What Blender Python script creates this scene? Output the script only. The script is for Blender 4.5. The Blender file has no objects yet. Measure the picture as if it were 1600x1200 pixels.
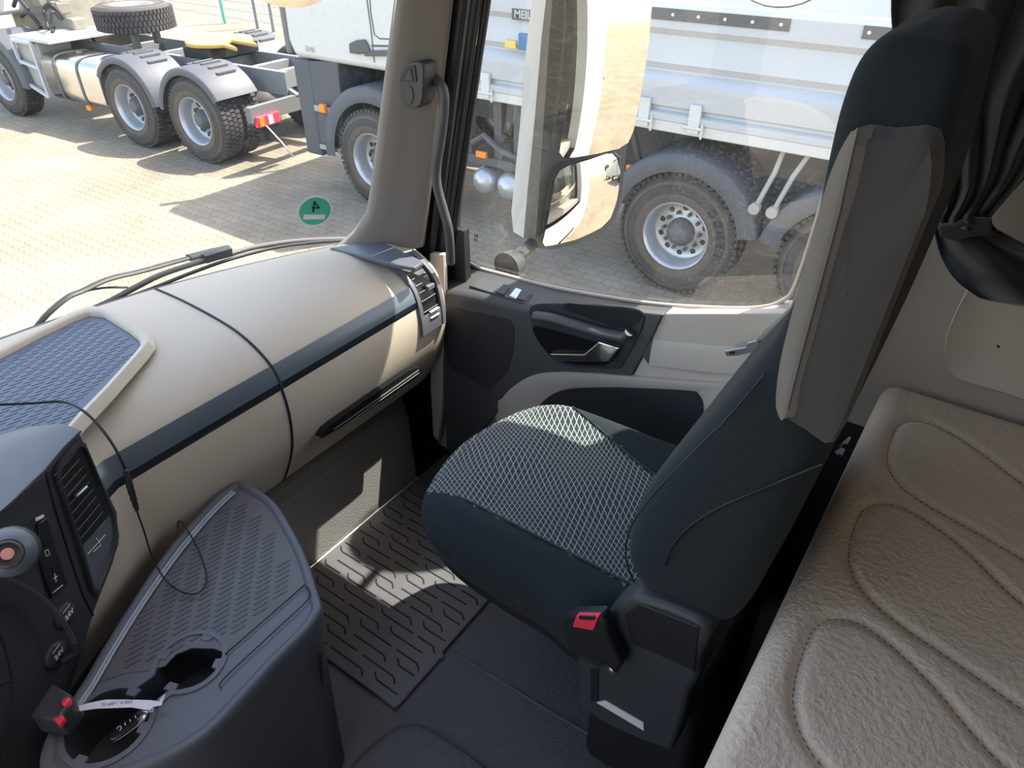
import bpy, bmesh, math, random
from mathutils import Vector, Matrix, noise
random.seed(7)
S = bpy.context.scene
COL = S.collection

# ------------------------------------------------------------------ camera, sky, sun, exposure
FPX = 1109.0
YAW = math.radians(35); PITCH = math.radians(35)
CAM = Vector((0, 0, 1.65))
cam = bpy.data.objects.new('camera', bpy.data.cameras.new('camera')); COL.objects.link(cam)
cam.data.sensor_width = 36; cam.data.lens = FPX / 1600 * 36
cam.data.clip_start = 0.02; cam.data.clip_end = 500
cam.location = CAM
cam.rotation_euler = (math.pi / 2 - PITCH, 0, YAW - math.pi / 2)
S.camera = cam
W = bpy.data.worlds.new('world'); S.world = W; W.use_nodes = True
nt = W.node_tree
sky = nt.nodes.new('ShaderNodeTexSky'); sky.sky_type = 'NISHITA'
sky.sun_disc = False; sky.sun_elevation = math.radians(60); sky.sun_rotation = math.radians(123)
sky.air_density = 1.0; sky.dust_density = 1.5
wbm = nt.nodes.new('ShaderNodeMix'); wbm.data_type = 'RGBA'; wbm.blend_type = 'MULTIPLY'; wbm.inputs[0].default_value = 1.0
wbm.inputs[7].default_value = (1.15, 1.0, 0.86, 1)
nt.links.new(sky.outputs[0], wbm.inputs[6]); nt.links.new(wbm.outputs[2], nt.nodes['Background'].inputs[0])
nt.nodes['Background'].inputs[1].default_value = 0.66
SUN_DIR = Vector((-1, 0.65, -2.10))
sl = bpy.data.lights.new('sun', 'SUN'); sl.energy = 11.0; sl.angle = math.radians(0.55); sl.color = (1.0, 0.93, 0.82)
so = bpy.data.objects.new('sun', sl); COL.objects.link(so); so.location = (20, -6, 39)
so.rotation_euler = SUN_DIR.to_track_quat('-Z', 'Y').to_euler()
VS = S.view_settings
VS.view_transform = 'Standard'; VS.look = 'None'; VS.gamma = 1; VS.use_curve_mapping = False
VS.exposure = 0.35
S.cycles.max_bounces = 10; S.cycles.diffuse_bounces = 5; S.cycles.glossy_bounces = 4
S.cycles.transparent_max_bounces = 16; S.cycles.caustics_reflective = False
S.cycles.use_denoising = True

_F = Vector((math.cos(YAW) * math.cos(PITCH), math.sin(YAW) * math.cos(PITCH), -math.sin(PITCH)))
_R = Vector((math.sin(YAW), -math.cos(YAW), 0)); _U = _R.cross(_F)
def at(u, v, ax, val):
    """the place on a real plane (x, y or z = val) that was measured at this point of the photograph"""
    d = _F * FPX + _R * (u - 800) - _U * (v - 600)
    i = 'xyz'.index(ax)
    return CAM + d * ((val - CAM[i]) / d[i])

# ------------------------------------------------------------------ materials
M = {}
def mat(name, col, rough=0.5, metal=0.0, bump=0.0, bscale=200.0, var=0.0, vscale=20.0, spec=0.5, coat=0.0, sheen=0.0, kind='noise', bdist=0.001):
    m = bpy.data.materials.new(name); m.use_nodes = True
    n = m.node_tree.nodes; l = m.node_tree.links; b = n['Principled BSDF']
    b.inputs['Base Color'].default_value = (*col, 1); b.inputs['Roughness'].default_value = rough
    b.inputs['Metallic'].default_value = metal; b.inputs['Specular IOR Level'].default_value = spec
    b.inputs['Coat Weight'].default_value = coat
    if sheen:
        b.inputs['Sheen Weight'].default_value = sheen; b.inputs['Sheen Roughness'].default_value = 0.45
    tc = n.new('ShaderNodeTexCoord')
    if bump:
        if kind == 'noise':
            t = n.new('ShaderNodeTexNoise'); t.inputs['Scale'].default_value = bscale; t.inputs['Detail'].default_value = 3; o = t.outputs['Fac']
        else:
            t = n.new('ShaderNodeTexVoronoi'); t.inputs['Scale'].default_value = bscale; o = t.outputs['Distance']
        l.new(tc.outputs['Object'], t.inputs['Vector'])
        bp = n.new('ShaderNodeBump'); bp.inputs['Strength'].default_value = bump; bp.inputs['Distance'].default_value = bdist
        l.new(o, bp.inputs['Height']); l.new(bp.outputs[0], b.inputs['Normal'])
    if var:
        t = n.new('ShaderNodeTexNoise'); t.inputs['Scale'].default_value = vscale; t.inputs['Detail'].default_value = 5
        l.new(tc.outputs['Object'], t.inputs['Vector'])
        mx = n.new('ShaderNodeMix'); mx.data_type = 'RGBA'
        mx.inputs[6].default_value = (*[c * (1 - var) for c in col], 1); mx.inputs[7].default_value = (*[min(1, c * (1 + var)) for c in col], 1)
        l.new(t.outputs['Fac'], mx.inputs[0]); l.new(mx.outputs[2], b.inputs['Base Color'])
    M[name] = m
    return m
mat('beige', (0.56, 0.49, 0.39), 0.55, bump=0.35, bscale=420)
mat('beige_door', (0.56, 0.49, 0.42), 0.6, bump=0.3, bscale=420)
mat('grey_beige', (0.36, 0.335, 0.30), 0.6, bump=0.3, bscale=420)
mat('wall_felt', (0.46, 0.40, 0.34), 0.95, bump=0.5, bscale=260, var=0.18, vscale=260)
mat('mattress', (0.66, 0.54, 0.43), 0.95, bump=0.9, bscale=110, bdist=0.004, sheen=0.2)
mat('thread', (0.26, 0.17, 0.10), 0.8)
mat('tray_dark', (0.11, 0.12, 0.145), 0.42, bump=0.3, bscale=500)
mat('hood_dark', (0.13, 0.135, 0.15), 0.5, bump=0.3, bscale=500)
mat('blue_sheen', (0.10, 0.12, 0.165), 0.42, bump=0.1, bscale=500)  # dark rubber, with the blue sheen of the sky put into its colour
mat('groove', (0.008, 0.010, 0.016), 0.6)
mat('plastic', (0.036, 0.040, 0.048), 0.5, bump=0.25, bscale=500)
mat('plastic_door', (0.075, 0.076, 0.078), 0.55, bump=0.3, bscale=500)
mat('black', (0.008, 0.009, 0.011), 0.5)
mat('gloss_black', (0.01, 0.01, 0.012), 0.2)
mat('strip', (0.10, 0.125, 0.15), 0.3)
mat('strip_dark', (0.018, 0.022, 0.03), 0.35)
mat('rubber', (0.012, 0.013, 0.015), 0.55)
mat('pillar', (0.22, 0.19, 0.165), 0.75, bump=0.2, bscale=500)
mat('vinyl', (0.11, 0.113, 0.118), 0.48, bump=0.9, bscale=260, kind='vor', bdist=0.0015)
mat('floor_mat', (0.105, 0.106, 0.110), 0.42, var=0.25, vscale=8)
mat('riser', (0.15, 0.149, 0.143), 0.6, bump=0.8, bscale=260, kind='vor', bdist=0.0015)
mat('velour', (0.018, 0.0245, 0.0295), 0.95, bump=0.5, bscale=320, var=0.25, vscale=120, sheen=0.05, spec=0.2)
mat('grey_fabric', (0.062, 0.057, 0.056), 0.92, bump=0.3, bscale=500, sheen=0.15)
mat('grey_fabric_lit', (0.16, 0.145, 0.13), 0.9, bump=0.3, bscale=500)  # grey fabric lightened: light on the panel's forward edge put into the colour
mat('curtain', (0.018, 0.019, 0.022), 0.75, sheen=0.3, bump=0.2, bscale=400)
mat('white_ink', (0.75, 0.77, 0.80), 0.5)
mat('cable', (0.06, 0.06, 0.065), 0.3)
mat('bead', (0.30, 0.36, 0.42), 0.3)
mat('chrome', (0.75, 0.76, 0.78), 0.12, metal=1)
mat('satin_metal', (0.55, 0.56, 0.58), 0.3, metal=1)
mat('red_plastic', (0.85, 0.04, 0.09), 0.4)
mat('mirror_glass', (0.78, 0.73, 0.64), 0.0, metal=1)
mat('mirror_amber', (0.95, 0.72, 0.50), 0.0, metal=1)
mat('mirror_black', (0.045, 0.045, 0.045), 0.45)
mat('white_paint', (0.60, 0.60, 0.59), 0.35, coat=0.4)
mat('white_body', (0.47, 0.49, 0.52), 0.4, coat=0.2)
mat('tyre', (0.050, 0.047, 0.046), 0.8, var=0.3, vscale=5, bump=0.3, bscale=60)
mat('tyre_tan', (0.095, 0.075, 0.058), 0.85, var=0.25, vscale=6)
mat('rim', (0.45, 0.47, 0.50), 0.35, metal=0.5)
mat('hub', (0.10, 0.10, 0.11), 0.6, var=0.3, vscale=10)
mat('fender', (0.075, 0.08, 0.095), 0.55)
mat('fender_light', (0.15, 0.15, 0.15), 0.5)
mat('chassis', (0.09, 0.09, 0.095), 0.6, var=0.3, vscale=8)
mat('chassis_light', (0.35, 0.34, 0.32), 0.5)
mat('alu', (0.72, 0.70, 0.68), 0.22, metal=1)
mat('grease', (0.60, 0.36, 0.08), 0.5)
mat('amber', (0.9, 0.25, 0.02), 0.3)
mat('orange', (0.75, 0.16, 0.03), 0.6)
mat('green', (0.06, 0.45, 0.30), 0.5)
mat('post_green', (0.12, 0.42, 0.30), 0.5)
mat('post_grey', (0.20, 0.205, 0.21), 0.5)
mat('paper', (0.72, 0.72, 0.78), 0.7)
mat('engine', (0.20, 0.18, 0.14), 0.6, var=0.4, vscale=8)
mat('yellow', (0.75, 0.55, 0.15), 0.6)
mat('blue', (0.04, 0.16, 0.35), 0.5)
mat('headliner', (0.42, 0.40, 0.37), 0.9)
mat('pink', (0.65, 0.30, 0.26), 0.5)
mat('foliage', (0.05, 0.10, 0.03), 0.9, var=0.5, vscale=4)

def paving():
    m = bpy.data.materials.new('paving'); m.use_nodes = True
    n = m.node_tree.nodes; l = m.node_tree.links; b = n['Principled BSDF']; b.inputs['Roughness'].default_value = 0.9
    tc = n.new('ShaderNodeTexCoord')
    sp = n.new('ShaderNodeSeparateXYZ'); l.new(tc.outputs['Object'], sp.inputs[0])
    # zig-zag interlocking pavers: rows shifted by a triangle wave
    def math_(op, a, bb):
        k = n.new('ShaderNodeMath'); k.operation = op
        for i, q in enumerate((a, bb)):
            if isinstance(q, (int, float)): k.inputs[i].default_value = q
            elif q is not None: l.new(q, k.inputs[i])
        return k.outputs[0]
    tri = math_('PINGPONG', sp.outputs[1], 0.056)
    xx = math_('ADD', sp.outputs[0], math_('MULTIPLY', tri, 0.55))
    cb = n.new('ShaderNodeCombineXYZ'); l.new(sp.outputs[1], cb.inputs[0]); l.new(xx, cb.inputs[1])
    br = n.new('ShaderNodeTexBrick'); l.new(cb.outputs[0], br.inputs['Vector'])
    br.inputs['Scale'].default_value = 1; br.inputs['Brick Width'].default_value = 0.224; br.inputs['Row Height'].default_value = 0.112
    br.inputs['Mortar Size'].default_value = 0.006; br.inputs['Mortar Smooth'].default_value = 0.4
    br.inputs['Color1'].default_value = (0.245, 0.208, 0.148, 1); br.inputs['Color2'].default_value = (0.21, 0.18, 0.137, 1)
    br.inputs['Mortar'].default_value = (0.145, 0.122, 0.09, 1)
    ns = n.new('ShaderNodeTexNoise'); ns.inputs['Scale'].default_value = 1.3; ns.inputs['Detail'].default_value = 8; l.new(tc.outputs['Object'], ns.inputs['Vector'])
    rp = n.new('ShaderNodeMapRange'); l.new(ns.outputs['Fac'], rp.inputs[0]); rp.inputs[1].default_value = 0.3; rp.inputs[2].default_value = 0.7; rp.inputs[3].default_value = 0.78; rp.inputs[4].default_value = 1.15
    mx = n.new('ShaderNodeVectorMath'); mx.operation = 'SCALE'; l.new(br.outputs['Color'], mx.inputs[0]); l.new(rp.outputs[0], mx.inputs['Scale'])
    l.new(mx.outputs[0], b.inputs['Base Color'])
    bp = n.new('ShaderNodeBump'); bp.inputs['Strength'].default_value = 0.5; bp.inputs['Distance'].default_value = 0.01
    l.new(br.outputs['Fac'], bp.inputs['Height']); bp.invert = True; l.new(bp.outputs[0], b.inputs['Normal'])
    M['paving'] = m
paving()

def glass(name, tint, refl, dust, dscale):
    m = bpy.data.materials.new(name); m.use_nodes = True
    n = m.node_tree.nodes; l = m.node_tree.links; n.clear()
    out = n.new('ShaderNodeOutputMaterial')
    tr = n.new('ShaderNodeBsdfTransparent'); tr.inputs[0].default_value = (*tint, 1)
    gl = n.new('ShaderNodeBsdfGlossy'); gl.inputs['Roughness'].default_value = 0.0
    # Schlick reflectance, the same from both sides of the thin pane
    ge = n.new('ShaderNodeNewGeometry'); dt = n.new('ShaderNodeVectorMath'); dt.operation = 'DOT_PRODUCT'
    l.new(ge.outputs['Incoming'], dt.inputs[0]); l.new(ge.outputs['Normal'], dt.inputs[1])
    def mth(op, a, b):
        k = n.new('ShaderNodeMath'); k.operation = op
        for i, q in enumerate((a, b)):
            if isinstance(q, (int, float)): k.inputs[i].default_value = q
            else: l.new(q, k.inputs[i])
        return k.outputs[0]
    om = mth('SUBTRACT', 1.0, mth('ABSOLUTE', dt.outputs['Value'], 0.0))
    fr = mth('ADD', mth('MULTIPLY', mth('POWER', om, 5.0), 0.92), 0.08)
    mu = n.new('ShaderNodeMath'); mu.operation = 'MULTIPLY'; mu.inputs[1].default_value = refl; l.new(fr, mu.inputs[0])
    m1 = n.new('ShaderNodeMixShader'); l.new(mu.outputs[0], m1.inputs[0]); l.new(tr.outputs[0], m1.inputs[1]); l.new(gl.outputs[0], m1.inputs[2])
    df = n.new('ShaderNodeBsdfDiffuse'); df.inputs[0].default_value = (0.75, 0.74, 0.70, 1)
    tl = n.new('ShaderNodeBsdfTranslucent'); tl.inputs[0].default_value = (0.75, 0.74, 0.70, 1)
    ms = n.new('ShaderNodeMixShader'); l.new(df.outputs[0], ms.inputs[1]); l.new(tl.outputs[0], ms.inputs[2])
    tc = n.new('ShaderNodeTexCoord')
    n1 = n.new('ShaderNodeTexNoise'); n1.inputs['Scale'].default_value = dscale; n1.inputs['Detail'].default_value = 6; l.new(tc.outputs['Object'], n1.inputs['Vector'])
    n2 = n.new('ShaderNodeTexNoise'); n2.inputs['Scale'].default_value = 5; n2.inputs['Detail'].default_value = 3; l.new(tc.outputs['Object'], n2.inputs['Vector'])
    r1 = n.new('ShaderNodeMapRange'); l.new(n1.outputs['Fac'], r1.inputs[0]); r1.inputs[1].default_value = 0.5; r1.inputs[2].default_value = 0.78; r1.inputs[3].default_value = 0.25; r1.inputs[4].default_value = 1
    r2 = n.new('ShaderNodeMapRange'); l.new(n2.outputs['Fac'], r2.inputs[0]); r2.inputs[1].default_value = 0.3; r2.inputs[2].default_value = 0.75; r2.inputs[3].default_value = 0.4; r2.inputs[4].default_value = 1.4
    mm = n.new('ShaderNodeMath'); mm.operation = 'MULTIPLY'; l.new(r1.outputs[0], mm.inputs[0]); l.new(r2.outputs[0], mm.inputs[1])
    m3 = n.new('ShaderNodeMath'); m3.operation = 'MULTIPLY'; m3.inputs[1].default_value = dust; l.new(mm.outputs[0], m3.inputs[0])
    m2 = n.new('ShaderNodeMixShader'); l.new(m3.outputs[0], m2.inputs[0]); l.new(m1.outputs[0], m2.inputs[1]); l.new(ms.outputs[0], m2.inputs[2])
    l.new(m2.outputs[0], out.inputs[0])
    M[name] = m
glass('windshield_glass', (0.96, 0.985, 0.97), 0.6, 0.07, 90)
glass('door_glass', (0.92, 0.95, 0.94), 0.8, 0.09, 160)

def seat_pattern():
    m = bpy.data.materials.new('seat_pattern'); m.use_nodes = True
    n = m.node_tree.nodes; l = m.node_tree.links; b = n['Principled BSDF']
    b.inputs['Roughness'].default_value = 0.95; b.inputs['Sheen Weight'].default_value = 0.12
    tc = n.new('ShaderNodeTexCoord')
    sp = n.new('ShaderNodeSeparateXYZ'); l.new(tc.outputs['Object'], sp.inputs[0])
    def f(op, a, bb=None):
        k = n.new('ShaderNodeMath'); k.operation = op
        for i, q in enumerate((a, bb)):
            if isinstance(q, (int, float)): k.inputs[i].default_value = q
            elif q is not None: l.new(q, k.inputs[i])
        return k.outputs[0]
    # rotated axes: long axis of the diamonds runs across the cushion
    ca, sa = math.cos(math.radians(33)), math.sin(math.radians(33))
    a = f('ADD', f('MULTIPLY', sp.outputs[0], ca), f('MULTIPLY', sp.outputs[1], sa))
    c = f('SUBTRACT', f('MULTIPLY', sp.outputs[1], ca), f('MULTIPLY', sp.outputs[0], sa))
    wob = f('MULTIPLY', f('SINE', f('ADD', f('MULTIPLY', a, 19), f('MULTIPLY', c, 22))), 0.0075)
    wob2 = f('MULTIPLY', f('SINE', f('ADD', f('MULTIPLY', a, 26), f('MULTIPLY', c, -15))), 0.0065)
    def fam(sl, w):
        p = f('ADD', f('ADD', c, f('MULTIPLY', a, sl)), w)
        return f('LESS_THAN', f('ABSOLUTE', f('SUBTRACT', f('FRACT', f('MULTIPLY', p, 86)), 0.5)), 0.065)
    ln = f('MAXIMUM', fam(0.42, wob), fam(-0.42, wob2))
    mx = n.new('ShaderNodeMix'); mx.data_type = 'RGBA'; l.new(ln, mx.inputs[0])
    mx.inputs[6].default_value = (0.018, 0.0245, 0.0295, 1); mx.inputs[7].default_value = (0.34, 0.39, 0.38, 1)
    l.new(mx.outputs[2], b.inputs['Base Color'])
    bp = n.new('ShaderNodeBump'); bp.inputs['Strength'].default_value = 0.3; bp.inputs['Distance'].default_value = 0.001
    l.new(ln, bp.inputs['Height']); l.new(bp.outputs[0], b.inputs['Normal'])
    M['seat_pattern'] = m
seat_pattern()

def speaker_mat():
    m = bpy.data.materials.new('speaker_mesh'); m.use_nodes = True
    n = m.node_tree.nodes; l = m.node_tree.links; b = n['Principled BSDF']; b.inputs['Roughness'].default_value = 0.5
    tc = n.new('ShaderNodeTexCoord'); v = n.new('ShaderNodeTexVoronoi'); v.inputs['Scale'].default_value = 170; v.inputs['Randomness'].default_value = 0.0
    mp = n.new('ShaderNodeMapping'); mp.inputs['Scale'].default_value = (0.01, 1, 1.0); mp.inputs['Rotation'].default_value = (0, 0, 0)
    l.new(tc.outputs['Object'], mp.inputs[0]); l.new(mp.outputs[0], v.inputs['Vector'])
    r = n.new('ShaderNodeMapRange'); l.new(v.outputs['Distance'], r.inputs[0]); r.inputs[1].default_value = 0.28; r.inputs[2].default_value = 0.36
    mx = n.new('ShaderNodeMix'); mx.data_type = 'RGBA'; l.new(r.outputs[0], mx.inputs[0])
    mx.inputs[6].default_value = (0.004, 0.004, 0.004, 1); mx.inputs[7].default_value = (0.05, 0.052, 0.056, 1)
    l.new(mx.outputs[2], b.inputs['Base Color']); M['speaker_mesh'] = m
speaker_mat()

# ------------------------------------------------------------------ mesh helpers
class MB:
    def __init__(s): s.v = []; s.f = []; s.mi = []
    def add(s, vs, fs, mi=0):
        o = len(s.v); s.v += [tuple(q) for q in vs]; s.f += [tuple(o + i for i in q) for q in fs]; s.mi += [mi] * len(fs); return s
    def box(s, x0, x1, y0, y1, z0, z1, mi=0):
        return s.add([(x0, y0, z0), (x1, y0, z0), (x1, y1, z0), (x0, y1, z0), (x0, y0, z1), (x1, y0, z1), (x1, y1, z1), (x0, y1, z1)],
                     [(0, 3, 2, 1), (4, 5, 6, 7), (0, 1, 5, 4), (1, 2, 6, 5), (2, 3, 7, 6), (3, 0, 4, 7)], mi)
    def bar(s, a, b, w, h, up=(0, 0, 1), mi=0):
        a = Vector(a); b = Vector(b); d = (b - a).normalized(); u = Vector(up); r = d.cross(u)
        if r.length < 1e-4: r = d.cross(Vector((1, 0, 0)))
        r.normalize(); u = r.cross(d); vs = []
        for p in (a, b):
            for i, j in ((-1, -1), (1, -1), (1, 1), (-1, 1)): vs.append(p + r * w / 2 * i + u * h / 2 * j)
        return s.add(vs, [(3, 2, 1, 0), (4, 5, 6, 7), (0, 1, 5, 4), (1, 2, 6, 5), (2, 3, 7, 6), (3, 0, 4, 7)], mi)
    def tube(s, pts, r, n=10, closed=False, mi=0, flat=None):
        pts = [Vector(p) for p in pts]; N = len(pts); rs = r if isinstance(r, (list, tuple)) else [r] * N
        vs = []; prev = None
        for i, p in enumerate(pts):
            if closed: t = pts[(i + 1) % N] - pts[i - 1]
            else: t = pts[min(i + 1, N - 1)] - pts[max(i - 1, 0)]
            t.normalize()
            if prev is None:
                a = Vector((0, 0, 1)) if abs(t.z) < 0.9 else Vector((1, 0, 0)); u = t.cross(a).normalized()
            else: u = (prev - t * prev.dot(t)).normalized()
            prev = u; w = t.cross(u)
            for k in range(n):
                an = 2 * math.pi * k / n
                vs.append(p + u * rs[i] * math.cos(an) + w * rs[i] * math.sin(an) * (flat or 1))
        fs = []
        for i in range(N if closed else N - 1):
            j = (i + 1) % N
            for k in range(n): fs.append((i * n + k, i * n + (k + 1) % n, j * n + (k + 1) % n, j * n + k))
        if not closed: fs += [tuple(range(n - 1, -1, -1)), tuple((N - 1) * n + k for k in range(n))]
        return s.add(vs, fs, mi)
    def lathe(s, prof, c=(0, 0, 0), ax='z', n=32, mi=0, cap=False):
        """prof: list of (radius, height along axis)"""
        vs = []
        for r, h in prof:
            for k in range(n):
                a = 2 * math.pi * k / n; p, q = r * math.cos(a), r * math.sin(a)
                v = {'z': (p, q, h), 'x': (h, p, q), 'y': (q, h, p)}[ax]
                vs.append((v[0] + c[0], v[1] + c[1], v[2] + c[2]))
        fs = []
        for i in range(len(prof) - 1):
            for k in range(n): fs.append((i * n + k, i * n + (k + 1) % n, (i + 1) * n + (k + 1) % n, (i + 1) * n + k))
        if cap: fs += [tuple(range(n - 1, -1, -1)), tuple((len(prof) - 1) * n + k for k in range(n))]
        return s.add(vs, fs, mi)
    def prism(s, pts, d, mi=0):
        """polygon pts (3d) pushed by vector d"""
        pts = [Vector(p) for p in pts]; d = Vector(d); n = len(pts)
        nn = Vector((0, 0, 0))
        for i in range(n): nn += pts[i].cross(pts[(i + 1) % n])
        if nn.dot(d) > 0: pts = pts[::-1]
        return s.add(pts + [p + d for p in pts], [tuple(range(n)), tuple(range(2 * n - 1, n - 1, -1))] + [(i, i + n, (i + 1) % n + n, (i + 1) % n) for i in range(n)], mi)
    def grid(s, rows, mi=0, closed=False):
        a = len(rows); b = len(rows[0]); fs = []
        for i in range(a - 1):
            for j in range(b if closed else b - 1):
                fs.append((i * b + j, i * b + (j + 1) % b, (i + 1) * b + (j + 1) % b, (i + 1) * b + j))
        return s.add([p for r in rows for p in r], fs, mi)
    def build(s, name, mats, parent=None, smooth=False, bevel=0, seg=3, sub=0, solid=0, fix=True, angle=35, loc=None):
        me = bpy.data.meshes.new(name); me.from_pydata(s.v, [], s.f)
        mats = [mats] if isinstance(mats, str) else mats
        for k in mats: me.materials.append(M[k])
        for p, i in zip(me.polygons, s.mi): p.material_index = i
        if fix:
            bm = bmesh.new(); bm.from_mesh(me); bmesh.ops.remove_doubles(bm, verts=bm.verts, dist=1e-5)
            bmesh.ops.recalc_face_normals(bm, faces=bm.faces); bm.to_mesh(me); bm.free()
        o = bpy.data.objects.new(name, me); COL.objects.link(o)
        if smooth or bevel:
            for p in me.polygons: p.use_smooth = True
        if bevel:
            q = o.modifiers.new('bevel', 'BEVEL'); q.width = bevel; q.segments = seg; q.limit_method = 'ANGLE'; q.angle_limit = math.radians(angle)
            q.harden_normals = False
        if solid:
            q = o.modifiers.new('solid', 'SOLIDIFY'); q.thickness = solid; q.offset = -1
        if sub:
            q = o.modifiers.new('sub', 'SUBSURF'); q.levels = sub; q.render_levels = sub
        if (smooth or bevel):
            try: me.set_sharp_from_angle(angle=math.radians(60 if smooth and not bevel else 40))
            except Exception: pass
        if parent: o.parent = parent; o.matrix_parent_inverse = parent.matrix_world.inverted() if False else Matrix.Identity(4)
        return o
def tag(o, label, cat, group=None, kind=None):
    if label: o['label'] = label
    if cat: o['category'] = cat
    if group: o['group'] = group
    if kind: o['kind'] = kind
    return o
def thing(name, label, cat, loc=(0, 0, 0), rz=0, group=None):
    o = bpy.data.objects.new(name, None); COL.objects.link(o); o.location = loc; o.rotation_euler = (0, 0, rz); o.empty_display_size = 0.05
    return tag(o, label, cat, group)
def struct(name, mb, mats, label=None, **k):
    o = mb.build(name, mats, **k); o['kind'] = 'structure'
    if label: o['label'] = label
    return o
def anchored(name, label, cat, base, group=None):
    """Empty at the thing's base whose children are given in world coordinates"""
    o = thing(name, label, cat, base, 0, group); o['_b'] = 1; return o
def settle():
    # children were modelled in world coordinates: move their meshes into the frame of their Empty
    done = set()
    for o in list(COL.objects):
        if o.get('_b'):
            base = Vector(o.location); del o['_b']
            stack = list(o.children)
            for c in stack:
                if c.data and c.data.name not in done:
                    c.data.transform(Matrix.Translation(-base)); done.add(c.data.name)
                for g in c.children:
                    if g.data and g.data.name not in done:
                        g.data.transform(Matrix.Translation(-base)); done.add(g.data.name)
def spline(pts, n=8, closed=False):
    pts = [Vector(p) for p in pts]; N = len(pts); out = []
    rng = range(N) if closed else range(N - 1)
    for i in rng:
        if closed: a, b, c, d = pts[i - 1], pts[i], pts[(i + 1) % N], pts[(i + 2) % N]
        else: a, b, c, d = pts[max(i - 1, 0)], pts[i], pts[i + 1], pts[min(i + 2, N - 1)]
        for k in range(n):
            t = k / n
            out.append(0.5 * ((2 * b) + (c - a) * t + (2 * a - 5 * b + 4 * c - d) * t * t + (3 * b - 3 * c + d - a) * t ** 3))
    if not closed: out.append(pts[-1])
    return out
def slab(pix, ax, val, d, mi=0, mb=None, smooth=0):
    """outline measured on plane ax = val, given real thickness d"""
    mb = mb or MB(); pts = [at(u, v, ax, val) for u, v in pix]
    if smooth: pts = spline(pts, smooth, True)
    return mb.prism(pts, d, mi)
def text_mesh(name, body, size, matn, mtx, parent=None, extrude=0.0006, align='CENTER', bold=0.0, sx=1.0):
    cu = bpy.data.curves.new(name, 'FONT'); cu.body = body; cu.size = size; cu.extrude = extrude; cu.align_x = align; cu.align_y = 'CENTER'; cu.offset = bold
    t = bpy.data.objects.new(name + '_t', cu); COL.objects.link(t); bpy.context.view_layer.update()
    me = bpy.data.meshes.new_from_object(t.evaluated_get(bpy.context.evaluated_depsgraph_get())); bpy.data.objects.remove(t); bpy.data.curves.remove(cu)
    me.transform(Matrix.Diagonal((sx, 1, 1, 1))); me.transform(mtx); me.materials.clear(); me.materials.append(M[matn]); me.name = name
    o = bpy.data.objects.new(name, me); COL.objects.link(o)
    if parent: o.parent = parent
    return o
def frame(o, x, y):
    x = Vector(x).normalized(); y = Vector(y); y = (y - x * y.dot(x)).normalized(); z = x.cross(y)
    return Matrix(((x.x, y.x, z.x, o[0]), (x.y, y.y, z.y, o[1]), (x.z, y.z, z.z, o[2]), (0, 0, 0, 1)))
def lerp(a, b, t): return a + (b - a) * t
def interp(tab, x):
    if x <= tab[0][0]: return tab[0][1]
    for (a, p), (b, q) in zip(tab, tab[1:]):
        if x <= b: return lerp(p, q, (x - a) / (b - a))
    return tab[-1][1]
def sstep(a, b, x):
    t = max(0, min(1, (x - a) / (b - a))); return t * t * (3 - 2 * t)

# ------------------------------------------------------------------ the setting: cab shell and yard
GZ = -1.32
struct('ground', MB().box(-40, 60, -60, 60, GZ - 0.2, GZ), 'paving', label='yard paved with sand coloured interlocking blocks')

XL, XR, YB = -0.95, 1.50, -0.76
fl = MB()
fl.box(XL, 1.50, YB, 1.295, -0.06, 0.0)
o = struct('floor', fl, 'vinyl', label='dark grained vinyl floor of the cab')
# raised ridge line across the floor and the domed hatch cover moulded in it
rg = MB(); rg.tube([(0.835, 0.79, 0.001), (0.838, 0.62, 0.0015), (0.842, 0.45, 0.0015), (0.85, 0.3, 0.001)], 0.004, 8, flat=0.5)
struct('trim_1', rg, 'vinyl', label='moulded ridge in the vinyl floor', smooth=True)
hp = spline([at(540, 1215, 'z', 0.0), at(600, 1148, 'z', 0), at(640, 1132, 'z', 0), at(680, 1143, 'z', 0), at(770, 1205, 'z', 0), at(830, 1260, 'z', 0), at(700, 1400, 'z', 0), at(560, 1330, 'z', 0)], 8, True)
hc = sum(hp, Vector()) / len(hp)
hm = MB(); hm.grid([[hc + (p - hc) * k + Vector((0, 0, z)) for p in hp] for k, z in ((1.0, -0.001), (0.975, 0.003), (0.94, 0.010), (0.88, 0.012), (0.5, 0.012), (0.01, 0.012))], closed=True)
struct('trim_2', hm, 'vinyl', label='raised hatch cover moulded into the floor', smooth=True)

# firewall and footwell riser
fw = MB()
fw.box(XL, 1.5, 1.46, 1.52, -0.06, 0.80, 1); fw.box(XL, 1.5, 1.292, 1.46, -0.06, -0.003, 1)
X0, X1 = 0.60, 1.285
prof = [(1.292, -0.002), (1.299, 0.012), (1.342, 0.200), (1.347, 0.222), (1.358, 0.228), (1.364, 0.250), (1.372, 0.258), (1.39, 0.42)]
rows = []
for i in range(13):
    x = lerp(X0, X1, i / 12)
    rows.append([(x + (0.03 * (z / 0.16) if i == 12 else 0), y, z) for y, z in prof])
fw.grid(rows)
fw.add([(1.285, 1.292, 0), (1.32, 1.345, 0.21), (1.33, 1.39, 0.42), (1.42, 1.45, 0.02)], [(0, 3, 2, 1)])
o = struct('wall_front', fw, ['riser', 'black'], label='footwell riser and bulkhead under the dashboard', fix=False)
sc_ = MB(); sc_.tube([(0.60, 1.290, 0.008), (1.285, 1.290, 0.008)], 0.006, 8)
struct('trim_3', sc_, 'satin_metal', label='scuff edge along the foot of the riser', smooth=True)

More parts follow.
